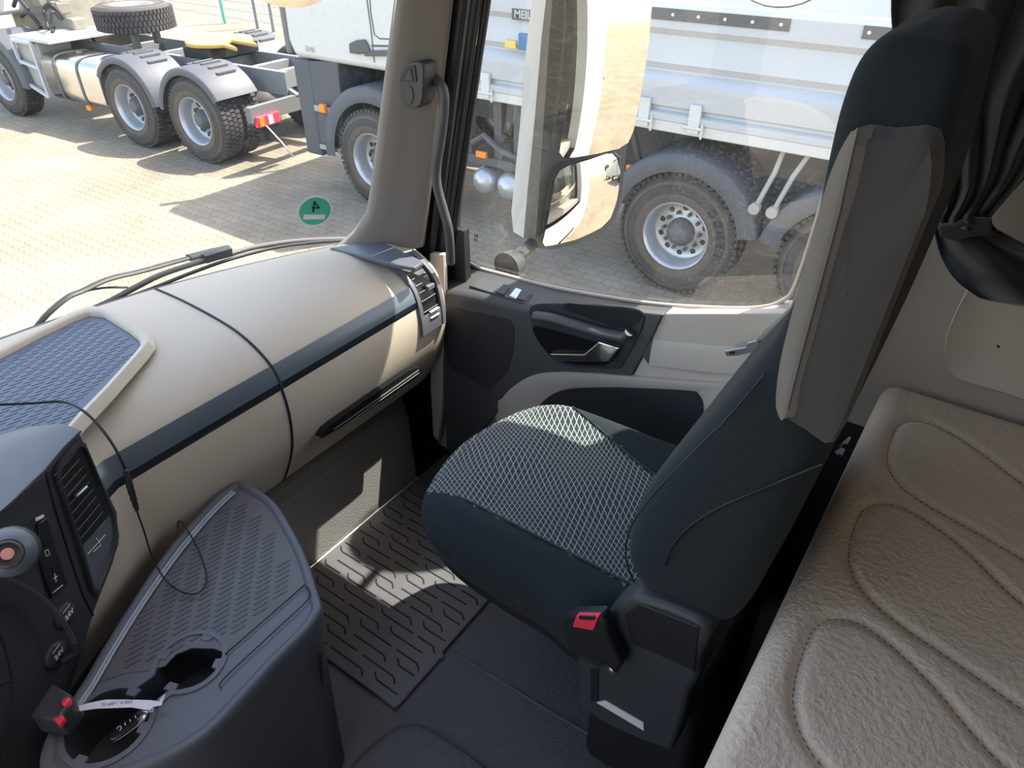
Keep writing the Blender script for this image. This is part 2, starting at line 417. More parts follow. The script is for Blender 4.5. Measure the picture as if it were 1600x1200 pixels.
# right side wall: lower door surround, B post and rear quarter, white outside, felt inside
wr = MB()
wr.box(1.57, 1.64, YB, 0.245, -0.35, 2.02, 0)           # outer skin behind the door
wr.box(1.562, 1.59, YB, 0.16, 0.0, 2.0, 1)              # felt lining
wr.box(1.50, 1.562, YB, 0.245, 0.0, 0.60, 2); wr.box(1.52, 1.57, 0.16, 0.245, -0.1, 2.02, 2)          # low black filler added to darken the gap behind the seat; B post
wr.box(1.56, 1.64, 1.36, 1.62, -0.45, 0.66, 0)          # corner panel ahead of the door
wr.box(1.50, 1.56, 0.20, 1.40, 1.56, 2.02, 2); wr.box(1.56, 1.64, 0.20, 1.40, 1.69, 2.02, 0)           # door header
wr.box(1.44, 1.64, 0.16, 1.44, -0.10, 0.02, 2)          # sill
struct('wall_right', wr, ['white_paint', 'wall_felt', 'black'], label='felt lined side wall behind the passenger door, white outside')
wl = MB(); wl.box(XL - 0.07, XL, YB, 0.2, -0.35, 0.72, 0); wl.box(XL - 0.07, XL, 1.25, 1.5, -0.35, 0.72, 0); wl.box(XL - 0.07, XL, 0.2, 1.25, -0.35, 0.02, 0); wl.box(XL - 0.07, XL, YB, 0.2, 0.72, 2.02, 0); wl.box(XL - 0.07, XL, 1.25, 1.5, 0.72, 2.02, 0); wl.box(XL - 0.07, XL, 0.2, 1.25, 1.75, 2.02, 0)  # unseen driver's doorway left open so more light reaches the bunk
struct('wall_left', wl, ['grey_beige'])
wb = MB(); wb.box(XL - 0.07, 1.64, YB - 0.08, YB, -0.35, 2.02, 0)
struct('wall_rear', wb, ['wall_felt'])
cl = MB(); cl.box(XL - 0.07, 0.02, YB - 0.08, 1.40, 2.0, 2.06); cl.box(0.60, 1.64, YB - 0.08, 1.40, 2.0, 2.06); cl.box(0.02, 0.60, YB - 0.08, 0.1, 2.0, 2.06); cl.box(0.02, 0.60, 0.75, 1.40, 2.0, 2.06)
struct('ceiling', cl, 'headliner')

# windshield, curved in plan and raked
def ws(x, z): d = x - 0.3; return 1.725 - 0.28 * d * d - 0.295 * (z - 0.83)
g = MB(); g.grid([[(lerp(-0.72, 1.335, i / 32), ws(lerp(-0.72, 1.335, i / 32), lerp(0.80, 1.98, j / 12)), lerp(0.80, 1.98, j / 12)) for j in range(13)] for i in range(33)])
struct('window_1', g, 'windshield_glass', label='windshield', smooth=True, fix=False)
# cowl below the windshield
cw = MB(); cw.grid([[(x, ws(x, 0.83) + dy, z) for dy, z in ((-0.012, 0.818), (0.02, 0.815), (0.06, 0.76), (0.08, 0.5), (0.06, 0.2))] for x in [lerp(-0.95, 1.45, i / 30) for i in range(31)]])
struct('trim_4', cw, 'rubber', label='black cowl edge under the windshield', smooth=True, fix=False)

# A pillar: loft of cross sections from dash to roof
def pil(zs, pts_of, mats, name, label):
    rows = [pts_of(z) for z in zs]
    m = MB(); m.grid(rows)
    return m
zs = [0.80 + 1.2 * i / 24 for i in range(25)]
def pa(z):
    l = at(*interpp([(600, 345), (605, 250), (620, 100), (630, 0)], z, (0.86, 1.03, 1.28, 1.44)), 'z', z) if False else None
    k = (z - 0.83)
    yl = 1.425 - 0.300 * k; xl = 1.315 + 0.02 * k
    flare = max(0, 1 - (z - 0.80) / 0.13)
    xl -= 0.10 * flare ** 2.2; yl += 0.035 * flare ** 2.2
    yr = 1.300 - 0.225 * k; xr = 1.425
    A = Vector((xl, yl, z)); B = Vector((xr, yr, z))
    n_ = Vector((-(B - A).y, (B - A).x, 0)).normalized() * -1
    out = [A + Vector((0.02, 0.03, 0)), A]
    for t, h in ((0.10, 0.010), (0.35, 0.018), (0.62, 0.020), (0.70, 0.024), (0.86, 0.022), (0.97, 0.010)): out.append(A.lerp(B, t) + n_ * h)
    out += [B, B + Vector((0.04, 0.03, 0))]
    return [tuple(p) for p in out]
m = MB(); m.grid([pa(z) for z in zs])
struct('trim_5', m, 'pillar', label='grey brown lining of the windshield pillar', smooth=True, fix=False)
# rubber seals between pillar and door frame
m = MB()
for dx, dy, r in ((0.010, -0.022, 0.011), (0.030, -0.045, 0.013), (0.048, -0.062, 0.010)):
    m.tube([(1.425 + dx, 1.300 - 0.225 * (z - 0.83) + dy, z) for z in [0.0, 0.3, 0.6] + zs], r, 8)
m.box(1.475, 1.50, 1.20, 1.46, 0.0, 0.85)
m.grid([[(1.46, 1.36 - 0.225 * (z - 0.83), z), (1.49, 1.30 - 0.17 * (z - 0.83), z)] for z in zs])
struct('trim_6', m, 'rubber', label='black rubber door seals beside the pillar', smooth=True, fix=False)

# windshield surround outside
m = MB(); m.tube([(1.345, ws(1.345, z) + 0.01, z) for z in zs], 0.012, 8)
m.grid([[(1.36, ws(1.345, z) - 0.0, z), (1.50, ws(1.345, z) - 0.04, z), (1.58, 1.36 - 0.17 * (z - 0.83), z)] for z in zs])
struct('trim_7', m, 'white_paint', label='outer white pillar skin', fix=False)

# ------------------------------------------------------------------ passenger door (moves as one)
door = anchored('passenger_door', 'passenger door with beige lower panel, dark upper trim and closed window', 'door', (1.5, 0.8, 0))
XD = 1.42
def belt(y): return interp([(0.24, 0.90), (0.32, 0.870), (0.376, 0.836), (0.50, 0.798), (0.67, 0.760), (0.92, 0.727), (1.12, 0.720), (1.26, 0.714)], y)
def inner(y): return interp([(0.24, 0.86), (0.30, 0.835), (0.42, 0.800), (0.55, 0.768), (0.70, 0.745), (0.84, 0.725), (0.95, 0.708), (1.10, 0.690), (1.25, 0.668)], y)
m = MB(); m.box(1.45, 1.60, 0.25, 1.34, -0.02, 0.66, 0)
m.build('door_core', 'grey_beige', door)
m = MB(); m.box(1.60, 1.64, 0.245, 1.36, -0.20, 0.60, 0); m.grid([[(1.64, y, 0.60), (1.60, y, 0.60), (1.60, y, 0.50)] for y in [0.245, 0.5, 0.8, 1.1, 1.36]])
m.build('outer_skin', 'white_paint', door, fix=False)
# ledge below the glass: dark in front, beige behind
def ledge(y0, y1, off=0.0):
    rows = []
    for i in range(17):
        y = lerp(y0, y1, i / 16); a = belt(y); b = inner(y)
        if y < 0.58: cs = [(1.545, a), (1.50, a - 0.004), (1.455, b - 0.004), (1.432, b - 0.018), (1.422, b - 0.045), (1.421, b - 0.10)]
        else: cs = [(1.545, a), (1.50, lerp(a, b, 0.45)), (1.44, b + 0.006), (1.425, b), (1.420, b - 0.012), (1.421, b - 0.05)]
        rows.append([(x, y, z) for x, z in cs])
    return rows
m = MB(); m.grid(ledge(0.575, 1.265)); m.add([(1.42, 1.265, 0.665), (1.545, 1.265, 0.714), (1.545, 1.265, 0.5), (1.42, 1.265, 0.5)], [(0, 1, 2, 3)])
m.build('upper_ledge', 'plastic_door', door, smooth=True, fix=False)
m = MB(); m.grid(ledge(0.245, 0.574)); lg = m.build('rear_ledge', 'beige_door', door, smooth=True, fix=False); lg['label'] = 'sunlit beige end of the window ledge'
# beige face
pts = [(1040, 490), (1225, 490), (1260, 560), (1160, 640), (1150, 680), (1110, 790), (870, 790), (790, 700), (772, 650), (800, 612), (835, 590), (990, 585)]
m = MB(); slab(pts, 'x', 1.428, (0.03, 0, 0), mb=m)
# cut of the pocket: raised rim is a separate part in front of a flat dark sheet
m.build('lower_panel', 'beige_door', door, bevel=0.003)
# pocket rim
outer = [(778, 640), (785, 622), (805, 602), (840, 585), (900, 583), (1000, 590), (1095, 598), (1160, 603), (1150, 640), (1120, 720), (1090, 800), (1050, 860), (860, 860), (790, 745)]
inn = [(830, 690), (838, 648), (850, 626), (880, 609), (930, 605), (1000, 606), (1075, 610), (1092, 616), (1099, 640), (1090, 690), (1068, 760), (1030, 820), (880, 820), (835, 740)]
A = spline([at(u, v, 'x', 1.415) for u, v in outer], 5, True); B = spline([at(u, v, 'x', 1.420) for u, v in inn], 5, True); Cc = [p + Vector((0.03, 0, 0)) for p in B]
A0 = [p + Vector((0.02, 0, 0)) for p in A]; mid = [a.lerp(b, 0.35) + Vector((-0.004, 0, 0)) for a, b in zip(A, B)]
m = MB(); m.grid([A0, A, mid, B, Cc], closed=True)
pr = m.build('pocket_rim', 'beige_door', door, smooth=True, fix=False)
m = MB(); m.prism([p + Vector((-0.004, 0, 0)) for p in B], (0.004, 0, 0)); m.build('pocket_dark', 'curtain', door)  # dark sheet filling the pocket opening
# dark trim with the speaker
pts = [(691, 462), (760, 473), (822, 487), (880, 480), (960, 484), (1036, 492), (1010, 545), (985, 590), (940, 583), (880, 581), (830, 590), (797, 610), (776, 645), (740, 690), (715, 730), (697, 700), (693, 600)]
m = MB(); slab(pts, 'x', XD, (0.02, 0, 0), mb=m); m.build('dark_trim', 'plastic_door', door, bevel=0.004)
pts = [(697, 488), (735, 488), (770, 494), (797, 502), (803, 520), (800, 555), (790, 582), (768, 605), (757, 608), (735, 592), (700, 568)]
m = MB(); slab(pts, 'x', XD - 0.002, (0.01, 0, 0), mb=m, smooth=4); m.build('speaker_grille', 'speaker_mesh', door)
# grab recess with bar: dark cup behind and the handle bar in front
pts = [(830, 478), (870, 474), (960, 478), (995, 483), (1006, 493), (1000, 520), (975, 565), (960, 576), (880, 570), (855, 552), (835, 520), (828, 500)]
m = MB(); slab(pts, 'x', XD - 0.004, (0.006, 0, 0), mb=m, smooth=4); m.build('handle_cup', 'plastic', door, bevel=0.002)
pts = [(885, 474), (915, 477), (970, 482), (1000, 490), (998, 502), (985, 510), (965, 512), (900, 490), (882, 484)]
m = MB(); slab(pts, 'x', XD - 0.006, (0.004, 0, 0), mb=m, smooth=4); m.build('recess', 'black', door)
pts = [at(u, v, 'x', XD - 0.022) for u, v in [(836, 493), (860, 496), (890, 504), (920, 513), (950, 521), (975, 525), (984, 518)]]
m = MB(); m.tube(spline(pts, 6), 0.018, 14, flat=0.65)
m.build('pull_handle', 'plastic_door', door, smooth=True)
pts = [(832, 512), (870, 519), (920, 533), (965, 548), (950, 568), (925, 571), (880, 566), (852, 548)]
m = MB(); slab(pts, 'x', XD - 0.010, (0.006, 0, 0), mb=m, smooth=3); m.build('opener_plate', 'gloss_black', door)
m = MB(); m.prism([at(u, v, 'x', XD - 0.026) for u, v in [(858, 553), (912, 554), (935, 534), (968, 544), (950, 566), (870, 565)]], (0.018, 0, 0))
oh = m.build('door_opener', 'chrome', door, bevel=0.004); oh['label'] = 'chrome inner door opener'
# switch plate on the ledge
def led(u, v, h=0.0):
    for _ in range(1):
        p = at(u, v, 'z', 0.70)
        for k in range(12):
            t = (p.x - 1.425) / 0.12; z = lerp(inner(p.y), belt(p.y), max(0, min(1, t))) + 0.006 + h; p = at(u, v, 'z', z)
    return p
def ledslab(pix, th, h=0.0):
    m = MB(); m.prism([led(u, v, h) for u, v in pix], (0, 0, -th)); return m
ledslab([(752, 434), (832, 457), (818, 473), (733, 446)], 0.006, 0.001).build('switch_plate', 'plastic_door', door, bevel=0.0015)
for k, (pp, nm) in enumerate((([(787, 443), (797, 446), (787, 460), (774, 456)], 'window_switch'), ([(806, 449), (815, 452), (806, 466), (795, 462)], 'lock_switch'), ([(815, 453), (828, 457), (819, 469), (807, 466)], 'window_switch'))):
    sw = ledslab(pp, 0.008, 0.006).build(nm, 'satin_metal' if k == 1 else 'plastic', door, bevel=0.002)
# door frame round the window: front post leaning back, header
m = MB()
def gf(z): return 1.243 - 0.225 * (z - 0.83) + (0.06 * max(0, (0.80 - z) / 0.1) * -1 if z < 0.8 else 0)
rows = []
for z in [0.72, 0.76] + zs:
    y0 = 1.272 - 0.17 * (z - 0.83)
    rows.append([(1.50, y0 + 0.075, z), (1.472, y0 + 0.065, z), (1.468, y0 + 0.045, z), (1.472, y0 + 0.012, z), (1.50, y0, z), (1.545, y0 - 0.002, z)])
m.grid(rows)
m.build('window_frame', 'plastic', door, smooth=True, fix=False)
# curved lower front corner fillet and weather strip under the glass
gl_pix = [(757, 0), (735, 100), (717, 240), (711, 330), (713, 375), (722, 400), (745, 417), (790, 430), (870, 450), (1000, 472), (1100, 480), (1180, 481), (1222, 470), (1245, 440), (1290, 300)]
gp = spline([at(u, v, 'x', 1.535) for u, v in gl_pix], 5)
m = MB(); m.tube(gp, 0.0055, 8); m.build('weather_strip', 'beige_door', door, smooth=True)
c = [at(u, v, 'x', 1.535) for u, v in [(706, 330), (711, 372), (722, 402), (748, 418), (795, 432), (795, 445), (740, 432), (700, 425), (694, 380)]]
m = MB(); m.prism(c, (0.01, 0, 0)); m.build('window_corner', 'plastic_door', door)
m = MB(); m.prism([at(u, v, 'x', 1.415) for u, v in [(671, 396), (692, 398), (694, 470), (690, 640), (684, 690), (676, 680), (672, 600)]], (0.02, 0, 0)); m.build('edge_cover', 'beige_door', door, bevel=0.004)
# glass pane
ztop = 1.56
gm = MB()
gm.grid([[(1.548 - 0.0 * j, lerp(0.245, 1.272 - 0.17 * (z - 0.83) + 0.02, i / 20), z) for i in range(21)] for j, z in enumerate([0.66 + (ztop - 0.66) * q / 20 for q in range(21)])])
gp_ = gm.build('window_pane', 'door_glass', door, smooth=True, fix=False)
tm = frame(at(744, 372, 'x', 1.546), (0, -1, -0.05), (0, 0, 1))
text_mesh('glass_mark', '30\nE1', 0.014, 'black', tm, door, extrude=0.0002, bold=0.0004)

# ------------------------------------------------------------------ dashboard
P0 = [(1.60, 0.828), (1.49, 0.829), (1.37, 0.819), (1.30, 0.802), (1.25, 0.777), (1.222, 0.751), (1.206, 0.712), (1.197, 0.643), (1.204, 0.562), (1.226, 0.49), (1.265, 0.41), (1.30, 0.36), (1.36, 0.335)]
PS = spline([(0, y, z) for y, z in P0], 6)
def foff(x, z):
    lo = 0.5 * max(0, 0.42 - x)
    up = 0.50 * max(0, 0.39 - x)
    return -lerp(lo, up, sstep(0.50, 0.62, z))
def dpt(x, i, off=0.0):
    """point i (float) of the dash profile at station x, lifted off the surface"""
    i = max(0, min(len(PS) - 1.001, i)); a = int(i); t = i - a
    p = PS[a].lerp(PS[a + 1], t); d = (PS[a + 1] - PS[a]).normalized(); n = Vector((0, d.z, -d.y))
    y, z = p.y, p.z
    w = sstep(1.30, 1.60, y)
    y += w * (ws(x, 0.83) - 0.018 - 1.60) + foff(x, z)
    z += 0.0
    e = 0.0
    if x > 1.32: e = (x - 1.32) ** 2 * 8
    return Vector((x, y + n.y * off + e * 0.3, z + n.z * off))
def iz(z, x=0.8):
    """profile index where the face is at height z"""
    for k in range(10, len(PS) - 1):
        if PS[k].z >= z > PS[k + 1].z: return k + (PS[k].z - z) / (PS[k].z - PS[k + 1].z)
    return len(PS) - 1.01
dash = anchored('dashboard', 'beige leather-grain dashboard running from centre stack to passenger door', 'dashboard', (0.8, 1.3, 0))
def dgrid(x0, x1, i0, i1, off=0.0, nx=24, ni=40):
    return [[dpt(lerp(x0, x1, a / nx), lerp(i0, i1, b / ni), off) for b in range(ni + 1)] for a in range(nx + 1)]
NP = len(PS) - 1.01
m = MB(); m.grid(dgrid(-0.9, 0.787, 0, iz(0.56), nx=60)); m.grid(dgrid(0.12, 0.787, iz(0.56), NP, nx=40)); m.build('upper_pad', 'beige', dash, smooth=True, fix=False)
# glovebox cover right of the seam, closed at its right end
m = MB(); m.grid(dgrid(0.793, 1.385, 0, NP)); endp = [dpt(1.385, NP * b / 40) for b in range(41)]
m.add([tuple(p) for p in endp] + [(1.385, 1.45, 0.335)], [tuple(range(42))])
m.build('glovebox_cover', 'beige', dash, smooth=True, fix=False)
m = MB(); m.tube([dpt(0.79, NP * b / 50, 0.0005) for b in range(51)], 0.0032, 8); m.build('seam', 'groove', dash, smooth=True)
# dark underside
m = MB(); m.grid([[dpt(x, NP), (x, 1.375, 0.345), (x, 1.46, 0.345)] for x in (-0.9, 0.2, 0.6, 0.79, 1.385)]); m.build('underside', 'black', dash, fix=False)
# dark trim strip
i1, i2, i3 = iz(0.755), iz(0.716), iz(0.698)
for xa, xb in ((0.335, 0.786), (0.794, 1.262)):
    m = MB(); a = dgrid(xa, xb, i1, i2, 0.004, 24, 6); m.grid(a)
    m.grid([[dpt(lerp(xa, xb, k / 24), i1, 0.0), dpt(lerp(xa, xb, k / 24), i1, 0.004)] for k in range(25)])
    st = m.build('trim_strip', 'strip', dash, smooth=True, fix=False); st['label'] = 'satin blue grey trim strip'
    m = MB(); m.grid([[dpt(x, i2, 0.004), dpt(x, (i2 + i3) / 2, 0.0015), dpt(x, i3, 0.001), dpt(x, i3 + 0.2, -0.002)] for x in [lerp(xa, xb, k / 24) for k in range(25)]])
    m.build('strip_lower_edge', 'strip_dark', dash, smooth=True, fix=False)  # darker bevel band below the trim strip
# slot vent low in the glovebox face
sp_ = [(503, 685), (508, 672), (520, 661), (580, 619), (638, 580), (650, 575), (663, 577), (658, 585), (640, 599), (600, 625), (540, 664)]
m = MB(); slab(sp_, 'y', 1.194, (0, 0.03, 0), mb=m); m.build('slot_vent', 'gloss_black', dash)
m = MB()
for d in (0.0, 0.010):
    m.tube([(0.885 + d * 2, 1.192, 0.499 + d), (1.05, 1.192, 0.500 + d), (1.235, 1.192, 0.502 + d)], 0.0016, 6)
m.build('slot_fin', 'plastic_door', dash, smooth=True)
# top pad at the pillar foot
m = MB()
fp = [at(u, v, 'z', 0.834) for u, v in [(515, 387), (560, 380), (600, 378), (640, 398), (662, 408), (648, 418), (612, 412), (575, 402)]]
m.prism(fp, (0, 0, -0.012)); m.build('corner_cover', 'tray_dark', dash, bevel=0.003)

def vent_slats(parent, org, ux, uy, un, w, hs, n, matn, name='slat', skip=()):
    pass
# right vent follows the profile
ia, ib = iz(0.800), iz(0.612)
VX0, VX1 = 1.262, 1.368
m = MB()
N = 24
fr = []
for k in range(N + 1):
    i = lerp(ia, ib, k / N)
    fr.append([dpt(VX0, i, -0.004), dpt(VX0, i, 0.008), dpt(VX0 + 0.012, i, 0.009), dpt(VX0 + 0.012, i, 0.002)])
m.grid(fr)
fr = [[dpt(VX1 - 0.02, lerp(ia, ib, k / N), 0.002), dpt(VX1 - 0.02, lerp(ia, ib, k / N), 0.012), dpt(VX1 - 0.006, lerp(ia, ib, k / N), 0.014), dpt(VX1, lerp(ia, ib, k / N), 0.008), dpt(VX1, lerp(ia, ib, k / N), -0.02)] for k in range(N + 1)]
m.grid(fr)
for (a, b) in ((ia, ia + 2.2), (ib - 4.4, ib)):
    m.grid(dgrid(VX0, VX1 - 0.004, a, b, 0.009, 6, 8))
    for e in (a, b): m.grid([[dpt(x, e, 0.009), dpt(x, e, -0.01)] for x in (VX0, 1.30, 1.34, VX1 - 0.004)])
vf = m.build('air_vent', 'hood_dark', dash, smooth=True, fix=False); vf['label'] = 'grey outer air vent at the passenger end'
m = MB(); m.grid(dgrid(VX0 + 0.008, VX1 - 0.012, ia + 2, ib - 3, 0.0015, 4, 12)); o = m.build('vent_duct', 'black', vf, smooth=True, fix=False)
for k in range(7):
    i = lerp(ia + 3.0, ib - 5.0, k / 6)
    m = MB(); a, b = dpt(VX0 + 0.012, i, 0.004), dpt(VX1 - 0.03, i, 0.004)
    m.grid([[dpt(VX0 + 0.012, i - 0.35, 0.011), dpt(VX0 + 0.012, i + 0.25, 0.001)], [dpt(VX1 - 0.034, i - 0.35, 0.011), dpt(VX1 - 0.026, i + 0.25, 0.001)]])
    m.build('vent_slat', 'fender_light', vf, solid=0.002, fix=False)
m = MB(); c = dpt(1.318, lerp(ia, ib, 0.55), 0.014); m.box(c.x - 0.014, c.x + 0.014, c.y - 0.006, c.y + 0.006, c.z - 0.007, c.z + 0.007); m.build('vent_tab', 'fender_light', vf, bevel=0.002)
c = dpt(1.315, lerp(ia, ib, 0.84), 0.010)
m = MB(); m.box(c.x - 0.018, c.x + 0.018, c.y - 0.004, c.y + 0.004, c.z + 0.006, c.z + 0.009); m.box(c.x - 0.018, c.x + 0.018, c.y - 0.004, c.y + 0.004, c.z - 0.012, c.z - 0.010); m.build('vent_symbol', 'white_ink', vf)

# recessed storage tray on top of the dash
TZ = 0.838
rim_in = [(-60, 592), (0, 567), (60, 535), (120, 506), (142, 498), (165, 500), (205, 525), (221, 538), (224, 549), (215, 562), (170, 613), (130, 655), (100, 690), (-60, 700)]
RI = [at(u, v, 'z', TZ - 0.012) for u, v in rim_in]
cen = sum(RI, Vector()) / len(RI)
def shift(p, k, z): q = cen + (p - cen) * k; return Vector((q.x, q.y, z))
RS = []
for i in range(len(RI)):
    a, b = RI[i], RI[(i + 1) % len(RI)]
    for k in range(5): RS.append(a.lerp(b, k / 5))
m = MB(); m.grid([[shift(p, 1.20, 0.8285) for p in RS], [shift(p, 1.15, 0.842) for p in RS], [shift(p, 1.11, 0.849) for p in RS], [shift(p, 1.03, 0.847) for p in RS], [shift(p, 1.0, 0.843) for p in RS], [shift(p, 0.985, 0.833) for p in RS]], closed=True)
m.build('tray_rim', 'beige', dash, smooth=True, fix=False)
m = MB(); m.prism([shift(p, 0.99, 0.834) for p in RI], (0, 0, -0.004)); tm_ = m.build('tray_mat', 'blue_sheen', dash); tm_['label'] = 'dark ribbed anti-slip mat in the upper tray, blue sky sheen in its colour'
def inside(p, poly):
    c = False; n = len(poly)
    for i in range(n):
        a, b = poly[i], poly[i - 1]
        if (a.y > p.y) != (b.y > p.y) and p.x < (b.x - a.x) * (p.y - a.y) / (b.y - a.y) + a.x: c = not c
    return c
inner_poly = [shift(p, 0.93, TZ) for p in RI]
m = MB()
ux = Vector((0.55, -0.835, 0)).normalized()   # slash direction
a0 = (at(230 / 3.2, 350 + 600 / 3.2, 'z', 0.834) - at(320 / 3.2, 350 + 570 / 3.2, 'z', 0.834)); a0.z = 0
sd = (at(115, 533, 'z', 0.834) - at(90, 541, 'z', 0.834)); sd.z = 0; sd.normalize()   # direction of one slash
rd = (at(118, 540, 'z', 0.834) - at(95, 558, 'z', 0.834)); rd.z = 0; rd.normalize()
o0 = at(60, 600, 'z', 0.834)
e1 = sd; e2 = Vector((-sd.y, sd.x, 0))
for i in range(-18, 19):
    for j in range(-34, 35):
        c = o0 + e1 * (i * 0.036 + j * 0.0125) + e2 * (j * 0.0100) 
        if inside(c + e1 * 0.014, inner_poly) and inside(c - e1 * 0.014, inner_poly):
            m.bar(c - e1 * 0.012, c + e1 * 0.009, 0.0010, 0.0010); m.bar(c + e1 * 0.009, c + e1 * 0.012 + e2 * 0.0018, 0.0010, 0.0010)
m.build('mat_ribs', 'groove', dash)

# ------------------------------------------------------------------ centre stack with controls
SD = Vector((math.cos(math.radians(27.4)), math.sin(math.radians(27.4)), 0))      # along the face
SN = Vector((SD.y, -SD.x, 0))                                                     # out of the face
SP = Vector((0.356, 1.158, 0))
def st_at(u, v, off=0.0):
    d = _F * FPX + _R * (u - 800) - _U * (v - 600); p0 = SP + SN * off
    return CAM + d * ((p0 - CAM).dot(SN) / d.dot(SN))
stack = anchored('centre_stack', 'dark plastic centre stack with air vent, sockets and padded hood', 'dashboard panel', (0.25, 1.2, 0.3))
face = [st_at(u, v) for u, v in [(125, 676), (184, 800), (187, 850), (150, 950), (110, 1080), (90, 1240), (-120, 1350), (-200, 900), (-10, 806), (70, 738)]]
m = MB(); m.prism(face, -SN * 0.06); m.build('fascia', 'plastic', stack, bevel=0.004)
# padded hood above: sloped
hz = 0.885
H = [Vector(st_at(126, 674, 0.004)), Vector(st_at(70, 738, 0.004)), Vector(st_at(-10, 808, 0.004)), Vector(st_at(-200, 960, 0.004))]
B_ = [at(90, 662, 'z', 0.872), at(40, 668, 'z', 0.872), at(0, 680, 'z', 0.872), at(-140, 700, 'z', 0.872)]
Bb = [p + Vector((0.02, 0.03, -0.03)) for p in B_]
rows = [[p - Vector((0, 0, 0.02)) - SN * 0.01 for p in H], H, [a.lerp(b, 0.25) + Vector((0, 0, 0.004)) for a, b in zip(H, B_)], [a.lerp(b, 0.7) + Vector((0, 0, 0.004)) for a, b in zip(H, B_)], B_, Bb]
m = MB(); m.grid(rows); m.add([r[0] for r in rows], [tuple(range(6))]); m.build('hood', 'hood_dark', stack, smooth=True, fix=False)
# gap line between stack and vent panel
m = MB(); m.tube([st_at(u, v, 0.001) for u, v in [(71, 734), (85, 790), (110, 870), (130, 930), (146, 962)]], 0.0016, 6); m.tube([st_at(u, v, 0.002) for u, v in [(126, 674), (98, 702), (70, 736), (40, 764), (0, 800)]], 0.0022, 6)
m.build('panel_gap', 'groove', stack, smooth=True)
# vent
vp = [(85, 732), (92, 716), (118, 688), (128, 692), (172, 795), (177, 810), (181, 838), (170, 880), (150, 930), (142, 925), (120, 850), (84, 742)]
cn = Vector((0, 0, 0)); V1 = [st_at(u, v, 0.001) for u, v in vp]; cn = sum(V1, Vector()) / len(V1)
m = MB(); m.grid([[p for p in V1], [p + SN * 0.007 for p in V1], [cn + (p - cn) * 0.93 + SN * 0.008 for p in V1], [cn + (p - cn) * 0.90 + SN * 0.002 for p in V1]], closed=True)
cv = m.build('air_vent', 'plastic', stack, smooth=True, fix=False); cv['label'] = 'tall centre air vent with thin light edged slats'
m = MB(); m.prism([cn + (p - cn) * 0.92 for p in V1], SN * 0.0015); m.build('vent_plate', 'tray_dark', cv)
m = MB(); m.prism([st_at(u, v, 0.003) for u, v in [(85, 738), (95, 720), (120, 691), (129, 697), (170, 805), (128, 852), (112, 815)]], SN * 0.001); m.build('vent_duct', 'black', cv)
for k in range(10):
    t = k / 9
    a = (lerp(85, 128, t), lerp(743, 858, t)); b = (lerp(119, 166, t), lerp(706, 811, t))
    if k == 9: pass
    m = MB(); m.bar(st_at(*a, 0.0055), st_at(*b, 0.0055), 0.0015, 0.0012, up=SN); m.build('vent_slat', 'fender_light', cv)
m = MB(); m.bar(st_at(118, 776, 0.010), st_at(135, 760, 0.010), 0.006, 0.008, up=SN); m.build('vent_tab', 'satin_metal', cv, bevel=0.002)
m = MB()
for a, b in (((137, 866), (165, 835)), ((146, 862), (158, 851))): m.bar(st_at(*a, 0.004), st_at(*b, 0.004), 0.0012, 0.001, up=SN)
m.bar(st_at(150, 840, 0.004), st_at(157, 850, 0.004), 0.001, 0.001, up=SN); m.build('vent_symbol', 'white_ink', cv)
# card and USB slot module
m = MB(); m.prism([st_at(u, v, 0.0) for u, v in [(55, 818), (68, 808), (101, 912), (77, 935), (60, 880)]], SN * 0.006); us = m.build('slot_module', 'gloss_black', stack, bevel=0.0015)
m = MB(); m.bar(st_at(83, 926, 0.0068), st_at(98, 914, 0.0068), 0.0012, 0.0008, up=SN); m.build('slot_line', 'white_ink', us); m = MB(); m.bar(st_at(56, 812, 0.0075), st_at(68, 806, 0.0075), 0.005, 0.002, up=SN)
m.build('slot_line', 'white_ink', us); m = MB()
m.tube([st_at(u, v, 0.0065) for u, v in [(70, 861), (75, 859), (78, 866), (73, 869)]], 0.0006, 5, closed=True)
m.build('slot_symbol', 'white_ink', us); m = MB(); m.bar(st_at(85, 896, 0.0068), st_at(88, 909, 0.0068), 0.0012, 0.0008, up=SN); m.bar(st_at(84, 904, 0.0068), st_at(90, 900, 0.0068), 0.0012, 0.0008, up=SN)
m.build('slot_symbol', 'white_ink', us)
m = MB(); m.bar(st_at(68, 845, 0.0064), st_at(72, 855, 0.0064), 0.002, 0.001, up=SN); m.build('slot', 'groove', us); m = MB(); m.bar(st_at(81, 886, 0.0064), st_at(85, 896, 0.0064), 0.002, 0.001, up=SN); m.build('slot', 'groove', us)
# round socket covers marked 24V
def socket(u, v, r):
    c = st_at(u, v, 0.0)
    m = MB(); q = [c + (SD * math.cos(a) + Vector((0, 0, 1)) * math.sin(a)) * r for a in [2 * math.pi * k / 32 for k in range(32)]]
    m.grid([[p for p in q], [c + (p - c) * 1.0 + SN * 0.006 for p in q], [c + (p - c) * 0.9 + SN * 0.008 for p in q], [c + (p - c) * 0.02 + SN * 0.008 for p in q]], closed=True)
    s = m.build('socket_cover', 'plastic', stack, smooth=True, fix=False)
    text_mesh('voltage_text', '24V', 0.013, 'white_ink', frame(c + SN * 0.0085 + SD * 0.002 + Vector((0, 0, -0.001)), SD + Vector((0, 0, 0.0)), (0, 0, 1)), s, extrude=0.0003, bold=0.0003)
    m = MB(); m.bar(c + SN * 0.0085 - SD * 0.007 + Vector((0, 0, r * 0.62)), c + SN * 0.0085 + SD * 0.012 + Vector((0, 0, r * 0.62)), 0.0012, 0.0006, up=SN); m.build('socket_line', 'white_ink', s)
    return s
socket(100, 960, 0.022); socket(84, 1022, 0.022)
